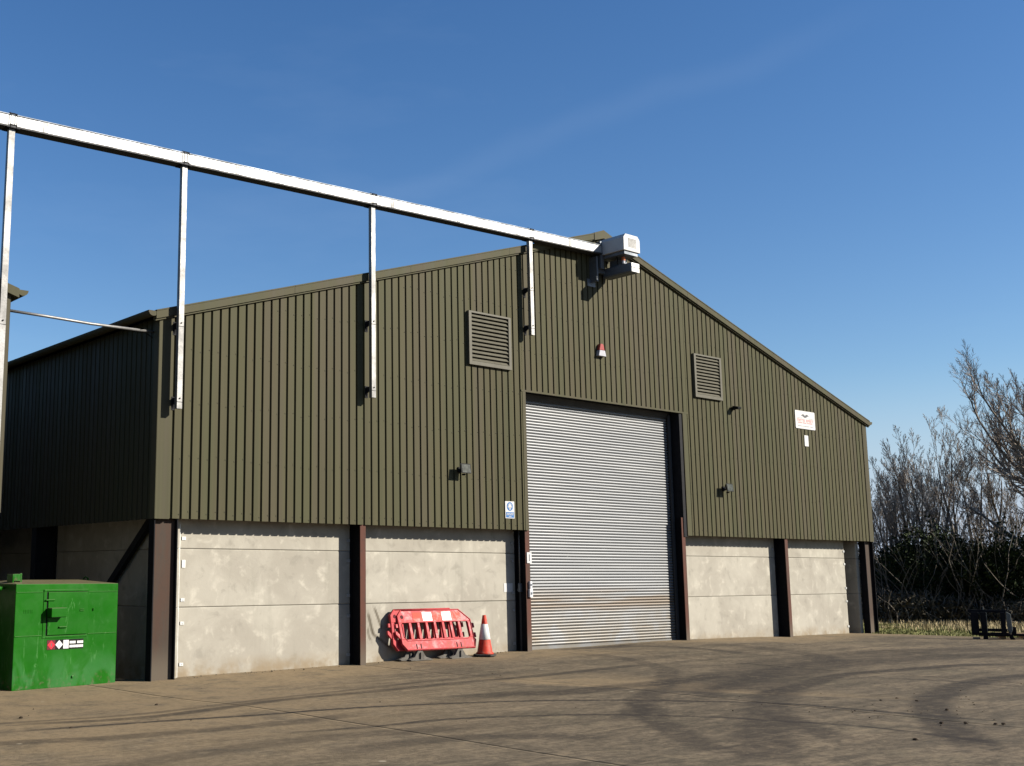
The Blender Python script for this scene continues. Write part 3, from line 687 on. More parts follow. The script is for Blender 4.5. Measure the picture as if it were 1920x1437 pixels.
for xp, zlo, brs in ((-2.90, 2.95, (5.07, 3.4)), (-.02, 4.06, (5.42, 4.22)), (3.89, 4.60, (5.98, 4.78)), (8.03, 6.26, (7.23, 6.45))):
    ztop = zt(xp)-.19
    pb = MB(); pb.box(xp-.045, xp+.045, -.215, -.135, zlo, ztop-.012); p_ = cv(pb, 'pole', M['galv'])
    pb = MB(); pb.box(xp-.10, xp+.10, -.262, -.06, ztop-.0115, ztop-.001); pb.box(xp-.04, xp-.03, -.20, -.15, ztop+.205, ztop+.245); pb.box(xp+.03, xp+.04, -.20, -.15, ztop+.205, ztop+.245); pb.box(xp-.055, xp+.055, -.268, -.05, ztop+.203, ztop+.212); pb.box(xp-.055, xp+.055, -.268, -.2475, ztop+.026, ztop+.042); pb.box(xp-.05, xp-.04, -.268, -.262, ztop-.0115, ztop+.2035); pb.box(xp+.04, xp+.05, -.268, -.262, ztop-.0115, ztop+.2035); cv(pb, 'saddle_clamp', M['steel_dark'])
    for zb2 in brs:
        bb = MB(); bb.prism([(xp-.012, -.134, zb2+.03), (xp-.012, -.134, zb2-.05), (xp-.012, -.08, zb2-.05), (xp-.012, -.035, zb2-.075), (xp-.012, -.012, zb2-.14), (xp-.012, -.001, zb2-.14), (xp-.012, -.001, zb2+.03)], (.024, 0, 0))
        bb.box(xp-.03, xp+.03, -.0095, -.001, zb2-.16, zb2+.05); cv(bb, 'wall_bracket', M['steel_dark'])
        bb = MB(); bb.tube([(xp, -.228, zb2), (xp, -.2155, zb2)], .012, 8); bb.box(xp-.046, xp+.046, -.2165, -.2151, zb2-.06, zb2-.052); cv(bb, 'bolt', M['steel_dark'])
# drive unit at the end of the trough
drv = bpy.data.objects.new('drive_unit', None); C.objects.link(drv); drv.parent = conv; drv.location = Vector((10.5, -.4, 8.2))-CO
def dv(mb, name, mat, **k): o = build(mb, name, mat, drv, **k); o.location = (-10.5, .4, -8.2); return o
c_ = .07
hp = [(10.26, -.80, 8.30), (10.80, -.80, 8.30), (10.80, -.80, 8.58), (10.80-c_, -.80, 8.66), (10.26+c_, -.80, 8.66), (10.26, -.80, 8.58)]
dv(MB().prism(hp, (0, .72, 0)), 'hood', M['sign'], bevel=.006)
gr = MB()
for k in range(8): gr.box(10.42, 10.68, -.808, -.8005, 8.39+k*.025, 8.402+k*.025)
dv(gr, 'grille', M['galv'])
dv(MB().box(10.31, 10.75, -.77, -.12, 8.225, 8.297), 'base_tray', M['galv_grey'])
dv(MB().prism([(10.43, -.82, 7.86), (10.43, -.82, 8.03), (10.46, -.82, 8.05), (10.69, -.82, 8.05), (10.70, -.82, 7.98), (10.66, -.82, 7.83), (10.46, -.82, 7.83)], (0, .74, 0)), 'gearbox', M['galv_grey'], bevel=.008)
dv(MB().box(10.44, 10.69, -.845, -.8205, 7.845, 7.93), 'end_cover', M['galv_bright']); dv(MB().box(10.44, 10.69, -.845, -.8205, 7.945, 8.035), 'end_cover', M['galv_bright'])
dv(MB().tube([(10.46, -.62, 8.055), (10.46, -.62, 8.12)], .035, 10), 'plug', M['boxwhite']); dv(MB().tube([(10.46, -.62, 8.121), (10.46, -.62, 8.20)], .04, 10), 'plug', M['orange'])
dv(MB().box(10.52, 10.66, -.55, -.2, 8.052, 8.2), 'motor', M['galv_grey'])
dv(MB().tube([(10.40, -.5, 8.22), (10.38, -.52, 8.12), (10.42, -.5, 8.06)], .012, 6), 'cable', M['black'])
dv(MB().box(10.08, 10.13, -.2, -.001, 7.70, 8.25).box(10.13, 10.44, -.14, -.08, 7.92, 8.0).box(9.98, 10.24, -.02, -.001, 7.62, 7.78), 'support_bracket', M['galv_grey'])
dv(MB().box(10.2, 10.30, -.22, -.10, 8.0, 8.60), 'end_plate', M['galv_grey'])

# ------------------------------------------------------------------ fittings on the gable
def floodlight(x, z, label):
    o = empty('floodlight', label, 'floodlight', (x, 0, z)); o['group'] = 'floodlights on the gable'
    b = MB(); b.prism([(-.13, -.17, -.085), (.13, -.17, -.085), (.13, -.17, .085), (-.13, -.17, .085)], (0, .001, 0)); 
    b = MB(); F = [(-.13, -.20, -.10), (.13, -.20, -.10), (.13, -.17, .09), (-.13, -.17, .09)]; K = [(-.08, -.12, -.055), (.08, -.12, -.055), (.08, -.10, .05), (-.08, -.10, .05)]
    b.add(F+K, [(0, 1, 2, 3), (0, 4, 5, 1), (1, 5, 6, 2), (2, 6, 7, 3), (3, 7, 4, 0), (7, 6, 5, 4)]); build(b, 'housing', M['black'], o, bevel=.006)
    g = MB(); n_ = Vector((0, -.19, -.03)).normalized()*.004
    q = [Vector((-.105, -.1985, -.082))+n_, Vector((.105, -.1985, -.082))+n_, Vector((.105, -.1745, .07))+n_, Vector((-.105, -.1745, .07))+n_]
    g.add(q, [(0, 1, 2, 3)]); build(g, 'lens', M['glass'], o)
    s = MB(); s.tube([(0, -.11, -.02), (0, -.05, -.05), (-.0, -.001, -.03)], .014, 6); s.box(-.05, .05, -.03, -.001, -.07, .03); build(s, 'bracket', M['black'], o)
    s = MB(); s.box(-.02, .02, -.15, -.09, -.13, -.10); build(s, 'sensor', M['black'], o)
floodlight(6.137, 3.476, 'small black floodlight on the gable beside the blue ear protection sign')
floodlight(14.568, 3.499, 'small black floodlight on the gable below the black wall camera')
s_ = empty('alarm_siren', 'small red and grey alarm siren box high above the roller shutter', 'siren', (10.31, -.001, 6.11))
b = MB(); b.prism([(-.12, 0, 0), (.12, 0, 0), (.085, 0, .13), (-.085, 0, .13)], (0, -.09, 0)); build(b, 'housing', M['siren_grey'], s_, bevel=.01)
b = MB(); b.prism([(-.085, -.002, .131), (.085, -.002, .131), (.045, -.002, .27), (-.045, -.002, .27)], (0, -.08, 0)); build(b, 'lens', M['siren_red'], s_, bevel=.012)
s_ = empty('wall_camera', 'small black wall lamp or camera on the right of the louvre', 'camera', (15.10, 0, 5.42))
build(MB().prism([(-.07, -.05, -.03), (-.07, -.20, -.045), (-.07, -.21, .01), (-.07, -.05, .045)], (.14, 0, 0)), 'body', M['black'], s_, bevel=.008)
build(MB().box(-.03, .03, -.049, -.001, -.05, .02), 'bracket', M['black'], s_)
s_['label'] = 'small black wall camera on the cladding right of the far louvre'

def board(x0, x1, z0, z1, y, th=.012, r=.03):
    mb = MB(); pts = []
    for cx, cz, a0 in ((x1-r, z1-r, 0), (x0+r, z1-r, 90), (x0+r, z0+r, 180), (x1-r, z0+r, 270)):
        for k in range(4):
            q = math.radians(a0+k*30); pts.append((cx+r*math.cos(q), y, cz+r*math.sin(q)))
    return mb.prism(pts, (0, th, 0))
sg = empty('company_sign', 'white board sign with a dark winged emblem and faded red lettering', 'sign', (18.25, -.02, 5.15))
def sp(mb, name, mat, loc=(-18.25, .02, -5.15), par=None): o = build(mb, name, mat, par or sg); o.location = loc; return o
sp(board(17.80, 18.71, 5.155, 5.615, -.018), 'board', M['sign'])
em = MB()
for s0 in (-1, 1):
    cx = 18.25
    em.prism([(cx, -.0205, 5.49), (cx+s0*.05, -.0205, 5.525), (cx+s0*.11, -.0205, 5.53), (cx+s0*.18, -.0205, 5.49), (cx+s0*.12, -.0205, 5.485), (cx+s0*.06, -.0205, 5.455), (cx, -.0205, 5.44)], (0, .0024, 0))
sp(em, 'emblem', M['grey_print'])
tx = MB(); rr = random.Random(3); x = 17.88
while x < 18.62:
    w_ = rr.choice((.045, .055, .06)); 
    if abs(x-18.22) < .03: x += .05
    tx.box(x, x+w_*.3, -.0205, -.0182, 5.335, 5.405); tx.box(x+w_*.3, x+w_, -.0205, -.0182, rr.choice((5.335, 5.36, 5.385)), 5.405); x += w_+.018
for k in range(24):
    if k not in (7, 14): tx.box(17.91+k*.028, 17.93+k*.028, -.0205, -.0182, 5.295, 5.318)
sp(tx, 'lettering', M['pink_print'])
tx = MB()
for k in range(34):
    if rr.random() > .15: tx.box(17.9+k*.021, 17.914+k*.021, -.0205, -.0182, 5.215, 5.232)
for k in range(12): tx.box(17.89+k*.02, 17.902+k*.02, -.0205, -.0182, 5.425, 5.437)
for k in range(10): tx.box(18.42+k*.02, 18.432+k*.02, -.0205, -.0182, 5.425, 5.437)
sp(tx, 'small_print', M['pale_print'])
o = build(board(18.17, 18.35, 4.715, 4.995, -.016, .012, .02), 'blank_sign', M['sign']); tag(o, 'small blank white upright plate on the cladding under the company sign', 'sign')
hs = empty('safety_sign', 'white and blue ear protection safety sign beside the roller shutter', 'sign', (7.455, -.02, 2.59))
HS = (-7.455, .02, -2.59)
sp(board(7.33, 7.58, 2.585, 2.915, -.016, .01, .008), 'board', M['sign'], HS, hs)
def disc(cx, cz, r0, r1, y, a0=0, a1=360, n=24, th=.0022, sx=1.):
    mb = MB(); 
    for k in range(n):
        qa, qb = math.radians(a0+(a1-a0)*k/n), math.radians(a0+(a1-a0)*(k+1)/n)
        pts = [(cx+sx*r1*math.cos(qa), y, cz+r1*math.sin(qa)), (cx+sx*r1*math.cos(qb), y, cz+r1*math.sin(qb))]
        pts += [(cx+sx*r0*math.cos(qb), y, cz+r0*math.sin(qb)), (cx+sx*r0*math.cos(qa), y, cz+r0*math.sin(qa))] if r0 > 0 else [(cx, y, cz)]
        mb.prism(pts, (0, th, 0))
    return mb
sp(disc(7.455, 2.815, 0, .085, -.0184), 'blue_disc', M['blue'], HS, hs)
ic = disc(7.455, 2.82, 0, .042, -.0206, n=14, sx=.85); ic.box(7.432, 7.478, -.0206, -.0185, 2.755, 2.79)
sp(ic, 'head_symbol', M['sign'], HS, hs)
ic = disc(7.455, 2.822, .048, .056, -.0206, 0, 180, 14, sx=.9); ic.box(7.397, 7.413, -.0206, -.0185, 2.79, 2.835); ic.box(7.497, 7.513, -.0206, -.0185, 2.79, 2.835); sp(ic, 'ear_defenders', M['sign'], HS, hs)
sp(MB().box(7.345, 7.565, -.0184, -.0162, 2.60, 2.705), 'blue_panel', M['blue'], HS, hs)
tx = MB()
for row, (zz, n0, n1) in enumerate(((2.672, 0, 16), (2.648, 0, 16), (2.618, 5, 11))):
    for k in range(n0, n1):
        if (k*7+row*3) % 9: tx.box(7.355+k*.0125, 7.3635+k*.0125, -.0206, -.0185, zz, zz+.014)
sp(tx, 'lettering', M['sign'], HS, hs)
ds = empty('door_number_sign', 'small white plate with the numeral 1 on the post left of the shutter', 'sign', (8.0, .02, 1.73))
build(MB().box(-.065, .065, -.006, .002, 0, .21), 'board', M['sign'], ds); build(MB().box(-.012, .010, -.0085, -.0062, .04, .17), 'numeral', M['grey_print'], ds)
for z0, h, wd, lab in ((1.25, .13, .06, 'small white switch box on the shutter post, the upper of two'), (1.07, .165, .085, 'small white control box on the shutter post, the lower of two')):
    o = empty('switch_box', lab, 'switch box', (8.0, .029, z0), 0, 'boxes on the shutter post'); build(MB().box(-wd/2, wd/2, -.05, 0, 0, h), 'case', M['boxwhite'], o, bevel=.006); build(MB().box(-.015, .015, -.062, -.0505, h*.35, h*.6), 'button', M['galv_grey'], o)
o = empty('conduit_switch', 'grey conduit running down to a small switch in the dark beside the shutter post', 'switch', (7.915, .2, 1.17))
build(MB().tube([(0, 0, .17), (0, 0, 1.35)], .012, 8), 'conduit', M['galv'], o, smooth=True); build(MB().box(-.03, .03, -.03, .03, 0, .17), 'switch', M['galv_grey'], o, bevel=.006); build(MB().box(.0301, .05, -.01, .115, .02, .06), 'bracket', M['galv_grey'], o)
o = tag(build(MB().box(0, .24, -.004, 0, 0, .17), 'notice', M['sign'], loc=(7.60, PY0-.002, 1.17)), 'small white notice fixed to the concrete panel left of the shutter post', 'notice')
# pipe across the alley
o = empty('conduit_pipe', 'thin galvanised pipe bridging the alley between the two sheds', 'pipe', (-2.72, .05, 5.28))
build(MB().tube([(0.0, -.03, 0), (.6, .0, .0), (1.3, .05, -.005), (2.44, .15, .03)], .022, 8), 'pipe', M['galv'], o, smooth=True)
build(MB().tube([(1.7, .10, .0), (2.3, .16, .0), (2.44, .18, -.06)], .008, 6), 'cable', M['black'], o)

# ------------------------------------------------------------------ green fuel tank
TA = math.atan2(.26, 1.72); TW, TD, TH = 1.735, 1.25, 1.47
tk = empty('fuel_tank', 'bright green steel fuel tank with small square door and hazard label', 'tank', (-2.41, .07, -.088), TA)
b = MB(); hh = TH
b.add([(0, 0, 0), (TW, 0, 0), (TW, TD, 0), (0, TD, 0), (0, 0, hh), (TW, 0, hh), (TW, TD, hh), (0, TD, hh), (.30, .62, hh+.055), (TW-.30, .62, hh+.055)],
      [(0, 3, 2, 1), (0, 1, 5, 4), (1, 2, 6, 5), (2, 3, 7, 6), (3, 0, 4, 7), (4, 5, 9, 8), (5, 6, 9), (6, 7, 8, 9), (7, 4, 8)])
build(b, 'body', M['tank'], tk, bevel=.008)
def tb(name, x0, x1, z0, z1, y0=-.012, y1=-.0005, mat='tank', par=None, bevel=.003):
    o = build(MB().box(x0, x1, y0, y1, z0, z1), name, M[mat], par or tk, bevel=bevel); return o
tb('weld_seam', .01, .44, 1.345, 1.357, -.007); tb('weld_seam', 1.21, 1.725, 1.345, 1.357, -.007)
tb('weld_seam', .01, .44, .735, .747, -.007); tb('weld_seam', 1.21, 1.725, .735, .747, -.007)
tb('door_frame', .45, 1.20, 1.362, 1.39, -.016); tb('door_frame', .45, .50, .70, 1.3615, -.009); tb('door_frame', .50, 1.20, .70, .728, -.009)
td = tb('door', .52, 1.19, .745, 1.352, -.022, -.0005)
tb('edge_gap', 1.1905, 1.20, .745, 1.352, -.004, -.0004, 'black', td, 0); tb('edge_gap', .5005, .5195, .745, 1.352, -.004, -.0004, 'black', td, 0)
tb('hinge', .47, .62, 1.23, 1.25, -.04, -.0225, 'tank', td, .004)
lk = MB(); lk.box(.50, .75, -.15, -.0225, 1.0, 1.13); build(lk, 'lock_box', M['tank'], td, bevel=.006)
build(MB().box(.51, .74, -.14, -.03, .995, .9995), 'lock_slot', M['black'], td)
tb('handle', .70, .83, .845, .862, -.05, -.0225, 'tank', td, .004)
tb('latch', 1.05, 1.12, 1.075, 1.085, -.035, -.0225, 'tank', td, .002); tb('latch', 1.05, 1.12, 1.10, 1.108, -.03, -.0225, 'tank', td, .002)
tb('bolt', 1.29, 1.305, 1.075, 1.11, -.02, -.0005, 'tank', None, .002)
tb('drain_boss', .96, .995, .12, .155, -.02, -.0005, 'tank', None, .008)
for k in range(6): tb('vent_slot', .14+k*.026, .15+k*.026, 1.06, 1.11, -.004, -.0004, 'tank', None, 0)
for (lx, ly) in ((.12, .45), (-.06, .75), (1.62, .7)):
    l = MB(); l.box(-.02, .02, -.08, .08, 0, .03); l.box(-.018, .018, -.08, -.03, .03, .12); l.box(-.018, .018, .03, .08, .03, .12); l.box(-.018, .018, -.08, .08, .12, .16)
    if lx < 1: 
        l = MB(); l.box(-.02, .0, -.08, .08, 0, .14); l.box(.0, .12, -.08, -.055, .04, .14); l.box(.10, .13, -.08, .08, -.03, .15)
        build(l, 'lifting_lug', M['tank'], tk, loc=(lx if lx > 0 else .02, ly-.1 if lx > 0 else .9, TH-.0), bevel=.004)
    else:
        l = MB(); l.tube([(0, -.07, -.02), (0, -.06, .07), (0, 0, .10), (0, .06, .07), (0, .07, -.02)], .012, 8); build(l, 'lifting_lug', M['tank'], tk, loc=(lx, ly, TH+.0), smooth=True)
build(MB().tube([(-.10, .25, 1.40), (-.10, .42, 1.46), (-.1, .6, 1.38)], .03, 8).box(-.10, -.001, .3, .36, 1.40, 1.43), 'filler_pipe', M['tank'], tk, smooth=True)
hz = tb('hazard_label', .535, 1.145, .535, .675, -.0025, -.0004, 'black', None, 0)
def dia(cx, cz, r, y): return MB().prism([(cx-r, y, cz), (cx, y, cz-r), (cx+r, y, cz), (cx, y, cz+r)], (0, .0012, 0))
cz = .605
build(MB().box(.538, .672, -.0032, -.0026, .54, .67), 'red_square', plain('dark_red_print', (.11, .01, .015), .5, .3, var=.05), hz)
build(dia(.605, cz, .063, -.0046), 'diamond', M['redprint'], hz); build(dia(.735, cz, .063, -.0046), 'diamond', M['white'], hz)
build(MB().box(.598, .612, -.0056, -.0047, .58, .63), 'flame_symbol', M['grey_print'], hz); build(MB().box(.722, .745, -.0056, -.0047, .598, .602).box(.732, .736, -.0056, -.0047, .59, .62), 'fish_symbol', M['grey_print'], hz)
build(MB().box(.805, .895, -.0046, -.0028, .545, .665), 'white_panel', M['white'], hz)
build(MB().box(.83, .836, -.0056, -.0047, .57, .64).box(.855, .861, -.0056, -.0047, .57, .64), 'small_print', M['pale_print'], hz)
tx = MB()
for row, zz in ((0, .612), (1, .556)):
    x = .91; k = 0
    while x < 1.125:
        w_ = (.022, .026, .02, .024)[k % 4]
        if not (row == 0 and k == 4): tx.box(x, x+w_, -.0046, -.0028, zz, zz+.036)
        x += w_+.003; k += 1
build(tx, 'lettering', M['white'], hz)

# ------------------------------------------------------------------ plastic barriers and cone
def barrier(label, loc, lean, rotz):
    root = empty('road_barrier', label, 'barrier', loc, rotz, 'plastic barriers leaning on the concrete wall')
    L, H, T = 1.80, .74, .045; h = L/2
    pm = MB()
    top = [(-h+.14, 0, H), (h-.30, 0, H), (h-.05, 0, H-.20), (h-.05, 0, H-.235), (-h+.02, 0, H-.235), (-h+.02, 0, H-.10)]
    pm.prism(top, (0, -T, 0))
    bot = [(-h+.02, 0, .205), (h-.05, 0, .205), (h, 0, .16), (h-.06, 0, .0), (-h+.12, 0, .0), (-h+.02, 0, .12)]
    pm.prism(bot, (0, -T, 0))
    pm.box(-h+.02, -h+.11, -T, 0, .2045, H-.2345); pm.box(h-.14, h-.05, -T, 0, .2045, H-.2345)
    n = 8; sw = (L-.25)/n
    for k in range(1, n):
        x = -h+.10+k*sw
        pm.prism([(x-.035, 0, .2046), (x+.035, 0, .2046), (x+.028, 0, H-.2346), (x-.028, 0, H-.2346)], (0, -T, 0))
    pm.prism([(-h+.02, 0, .2046), (-h+.02, 0, .30), (-h-.04, 0, .36), (-h-.07, 0, .36), (-h-.07, 0, .30)], (0, -T, 0))
    panel_ = build(pm, 'panel', M['red'], root, bevel=.007); panel_.location = (0, 0, .16); panel_.rotation_euler = (-lean, 0, 0)
    def sub(mb, name, mat, **k): return build(mb, name, mat, panel_, **k)
    rim = MB()
    o_ = [(-h+.13, H-.012), (h-.305, H-.012), (h-.06, H-.205), (h-.06, .175), (h-.075, .018), (-h+.125, .018), (-h+.03, .13), (-h+.03, H-.11), (-h+.13, H-.012)]
    rim.tube([(a, -T-.004, b_) for a, b_ in o_], .011, 6); sub(rim, 'rim', M['red'], smooth=True)
    rim = MB(); rim.tube([(-h+.10, -T-.003, H-.255), (-h+.10, -T-.003, .25), (-h+.16, -T-.003, .18), (h-.2, -T-.003, .18), (h-.13, -T-.003, .23), (h-.13, -T-.003, H-.255)], .008, 6); sub(rim, 'rim', M['red'], smooth=True)
    for x0 in (-.29, .17): sub(MB().box(x0, x0+.22, -T-.003, -T-.0002, H-.21, H-.05), 'reflector', M['white'])
    for x0 in (-.52, -.06, .40): sub(MB().box(x0, x0+.22, -T-.003, -T-.0002, H-.21, H-.05), 'reflector', M['cone'])
    hl = MB(); hl.tube([(-h+.13, -T-.002, H-.13), (-h+.13, -T+.004, H-.13)], .035, 14); sub(hl, 'hole', plain('dark_red_recess', (.08, .008, .012), .7, .2))
    for z0 in (.25, .42): sub(MB().box(-h-.035, -h+.0195, -.04, .0, z0, z0+.07), 'hook', M['red'], bevel=.006); 
    for z0 in (.2, .38): sub(MB().box(h-.0495, h+.02, -.04, .0, z0, z0+.09), 'hook', M['red'], bevel=.006)
    for x0 in (-.50, .45):
        for dx in (-.05, .05): sub(MB().box(x0+dx-.008, x0+dx+.008, -T-.006, -T-.0002, .0, .12), 'foot_socket', M['black'])
        f_ = MB(); f_.prism([(x0-.25, -.055, 0), (x0+.25, -.055, 0), (x0+.25, -.055, .025), (x0+.13, -.055, .06), (x0+.055, -.055, .165), (x0-.055, -.055, .165), (x0-.13, -.055, .06), (x0-.25, -.055, .025)], (0, .06, 0))
        f_.box(x0-.25, x0+.25, -.10, .05, 0, .02); f_.box(x0-.012, x0+.012, -.085, .03, 0, .14)
        build(f_, 'foot', M['foot'], root, bevel=.006)
    return root
barrier('red plastic barrier leaning against another, white reflective squares facing out', (5.60, .02, float(gz(5.6, 0))), math.radians(17), math.radians(-2))
barrier('red plastic barrier resting against the concrete wall behind a matching one', (5.46, .17, float(gz(5.4, 0))+.005), math.radians(9), math.radians(1))
cn = empty('traffic_cone', 'orange red traffic cone with one wide white sleeve', 'cone', (6.62, -.10, float(gz(6.6, 0))+.004), math.radians(38))
build(MB().prism([(-.2, -.13, 0), (-.13, -.2, 0), (.13, -.2, 0), (.2, -.13, 0), (.2, .13, 0), (.13, .2, 0), (-.13, .2, 0), (-.2, .13, 0)], (0, 0, .035)), 'base', M['rubber'], cn, bevel=.008)
build(MB().lathe([(.165, .036), (.16, .06), (.142, .075), (.105, .30), (.058, .58), (.034, .735), (.026, .742), (.018, .735)], 28), 'body', M['cone'], cn, smooth=True)
build(MB().lathe([(.108, .30), (.1105, .302), (.0635, .578), (.061, .58)], 28), 'sleeve', M['white'], cn, smooth=True)

# ------------------------------------------------------------------ fork frame and pallet at the edge of the yard
fk = empty('fork_attachment', 'black steel fork carriage standing at the edge of the grass', 'fork attachment', (19.98, -2.85, float(gz(20, -2.8))), math.atan2(-.91, .40))
fk.scale = (.86, .86, .90)
def fb(name, x0, x1, y0, y1, z0, z1, mat='plate', bevel=.01): return build(MB().box(x0, x1, y0, y1, z0, z1), name, M[mat], fk, bevel=bevel)
fb('side_plate', .06, .25, 0, .06, .10, .70); fb('upright', .30, .44, .0, .10, .15, .70); fb('upright', .78, .90, 0, .10, .15, .70)
fb('edge_strip', .4405, .455, -.004, .06, .18, .69, 'worn', .002)
build(MB().prism([(.92, .0, .72), (1.03, .0, .66), (1.05, .0, .25), (1.0, .0, .14), (.93, .0, .26)], (0, .10, 0)), 'end_plate', M['worn'], fk, bevel=.008)
fb('end_block', .985, 1.06, .101, .2, .55, .72)
fb('top_bar', .0, .975, .101, .19, .685, .755); fb('lower_bar', .25, .93, .101, .19, .20, .275); fb('base_beam', .26, .96, .02, .0995, .10, .149); fb('base_beam', .22, .985, .12, .22, .075, .17)
fb('foot', .33, .45, .0, .12, 0, .0995); build(MB().prism([(.93, .0, .14), (1.03, .0, .14), (1.10, .0, .0), (.98, .0, .0)], (0, .10, 0)), 'foot', M['plate'], fk)
fb('lug', .37, .40, .12, .17, .756, .83, 'worn', .004); fb('lug', .97, .995, .12, .17, .756, .83, 'worn', .004)
build(MB().tube([(.05, .03, .68), (.0, .03, .64), (-.03, .03, .5), (-.03, .03, .25), (.02, .03, .14), (.07, .03, .11)], .012, 8), 'hose', M['black'], fk, smooth=True)
fb('fork_tine', 1.02, 2.2, .24, .36, .09, .15); fb('fork_tine', .3, .42, .2205, 1.3, .08, .12); fb('tine_heel', 1.02, 1.14, .24, .36, .1505, .32)
pt = empty('wooden_pallet', 'weathered wooden pallet lying behind the black fork carriage', 'pallet', (21.05, -3.55, -.02), math.radians(-62))
for k in range(5): build(MB().box(-.5, .5, -.45+k*.2, -.35+k*.2, .115, .135), 'board', M['wood'], pt)
for a in (-.45, 0, .35):
    for b_ in (-.42, -.05, .36): build(MB().box(a, a+.1, b_-.04, b_+.08, .022, .114), 'block', plain('shaded_wood', (.10, .07, .045), .8, .2) if False else M['wood'], pt)
for a in (-.45, 0, .35): build(MB().box(a, a+.1, -.46, .46, 0, .0215), 'board', M['wood'], pt)
for a, b_ in ((-.25, -.2), (.25, .15)): build(MB().box(a, a+.12, b_, b_+.12, .136, .24), 'block', M['plate'], pt)

# mud crumbs dropped by tyres
cr = MB(); rr = random.Random(11)
def crumb(x, y, s):
    z = float(gz(x, y)); vs2 = []
    for dz, k in ((0, 1.), (.45, .9), (.8, .45)):
        for j in range(5):
            q = 2*math.pi*j/5+dz; r_ = s*k*(.7+.5*rr.random()); vs2.append((x+r_*math.cos(q), y+r_*math.sin(q), z+dz*s))
    cr.add(vs2, [(i*5+j, i*5+(j+1) % 5, (i+1)*5+(j+1) % 5, (i+1)*5+j) for i in range(2) for j in range(5)]+[(10, 11, 12, 13, 14)])
for x, y in ((-3.63, -3.23), (-1.82, -3.0), (-3.69, -4.65), (5.5, -8.41), (5.11, -8.41), (5.4, -8.71), (4.78, -9.35), (3.74, -10.02), (3.54, -9.87), (3.89, -10.25), (3.96, -10.3), (2.13, -10.29)): crumb(x, y, .024)
for _ in range(170):
    t = rr.random(); x, y = rr.gauss(4.9, 1.1), rr.gauss(-8.9, .55)
    if rr.random() < .4: x, y = rr.uniform(-5, 14), rr.uniform(-9, -.6)
    crumb(x, y, .003+.010*rr.random()**2)
for _ in range(160): crumb(rr.uniform(.4, 7.6), rr.uniform(.05, .3), .004+.014*rr.random()**2)
o = build(cr, 'mud_crumbs', plain('dry_mud', (.06, .045, .032), .95, .1)); o['kind'] = 'stuff'; o['label'] = 'dark crumbs of mud and grit scattered on the yard'; o['category'] = 'mud'

# ------------------------------------------------------------------ vegetation
def bark(name, a, b):
    m = Mat(name, .9, .15); v = m.coord('World'); n = m.noise(v, 6, 4, .6)
    m.color(m.mix(m.rng(n, .35, .68), a, b)); return m.m
M['bark'] = bark('grey_bark', (.13, .11, .09), (.27, .235, .195)); M['twig'] = bark('brown_twigs', (.24, .20, .17), (.42, .365, .31))
def leafmat(name, a, b):
    m = Mat(name, .75, .15); g = m.n('ShaderNodeNewGeometry'); m.color(m.mix(g.outputs['Random Per Island'], a, b)); return m.m
M['ivy'] = leafmat('dark_ivy_leaves', (.012, .020, .008), (.035, .050, .016)); M['bramble'] = leafmat('bramble_leaves', (.06, .052, .034), (.14, .118, .08))
M['blade'] = leafmat('grass_blades', (.13, .155, .045), (.30, .28, .12)); M['dry'] = leafmat('dry_grass_blades', (.30, .24, .125), (.52, .42, .25))

def rot_about(d, ang, az):
    a = d.orthogonal().normalized(); b = d.cross(a); p = a*math.cos(az)+b*math.sin(az)
    return (d*math.cos(ang)+p*math.sin(ang)).normalized()
class Tree:
    def __init__(s, seed): s.r = random.Random(seed); s.trunk = MB(); s.crown = MB()
    def path(s, p, d, L, nseg, wig, up):
        pts = [p.copy()]; st = L/nseg; q = p.copy()
        for _ in range(nseg):
            d = (d+Vector((s.r.gauss(0, wig), s.r.gauss(0, wig), s.r.gauss(0, wig)*.6))+Vector((0, 0, up))).normalized(); q = q+d*st; pts.append(q)
        return pts
    def grow(s, p, d, L, r, lvl, cfg):
        nseg, wig, up, kids, ang, ratio, t0 = cfg[lvl]
        pts = s.path(p, d, L, nseg, wig, up); n = len(pts); last = lvl+1 >= len(cfg)
        tip = max(.004, r*(.28 if not last else .5))
        rad = [r+(tip-r)*i/(n-1) for i in range(n)]
        (s.trunk if lvl < 2 else s.crown).tube(pts, rad, 3 if r < .02 else (7, 5, 4, 3, 3)[lvl], cap=False)
        if last: return
        k = max(1, int(kids*(.8+.4*s.r.random())))
        for j in range(k+2):
            if j < k:
                t = t0+(1-t0)*(j+s.r.random())/k; x = min(t*(n-1), n-1.001); a_ = math.radians(ang)*(.7+.6*s.r.random()); f_ = (1.1-.6*t)*(.65+.6*s.r.random())
            else:
                x = n-1.001; a_ = math.radians(12+16*s.r.random()); f_ = .5+.25*s.r.random()
            i = int(x); q = pts[i].lerp(pts[i+1], x-i); dd = (pts[i+1]-pts[i]).normalized(); ri = rad[i]+(rad[i+1]-rad[i])*(x-i)
            nd = rot_about(dd, a_, s.r.random()*6.283)
            s.grow(q, nd, L*ratio*f_, max(.0048, min(ri*.85, ri*(.72+.2*s.r.random()) if lvl else ri*.55)), lvl+1, cfg)
    def done(s, name, label, cat, group=None):
        root = empty(name, label, cat, (0, 0, 0), 0, group)
        build(s.trunk, 'trunk', M['bark'], root, smooth=True); build(s.crown, 'crown', M['twig'], root); return root
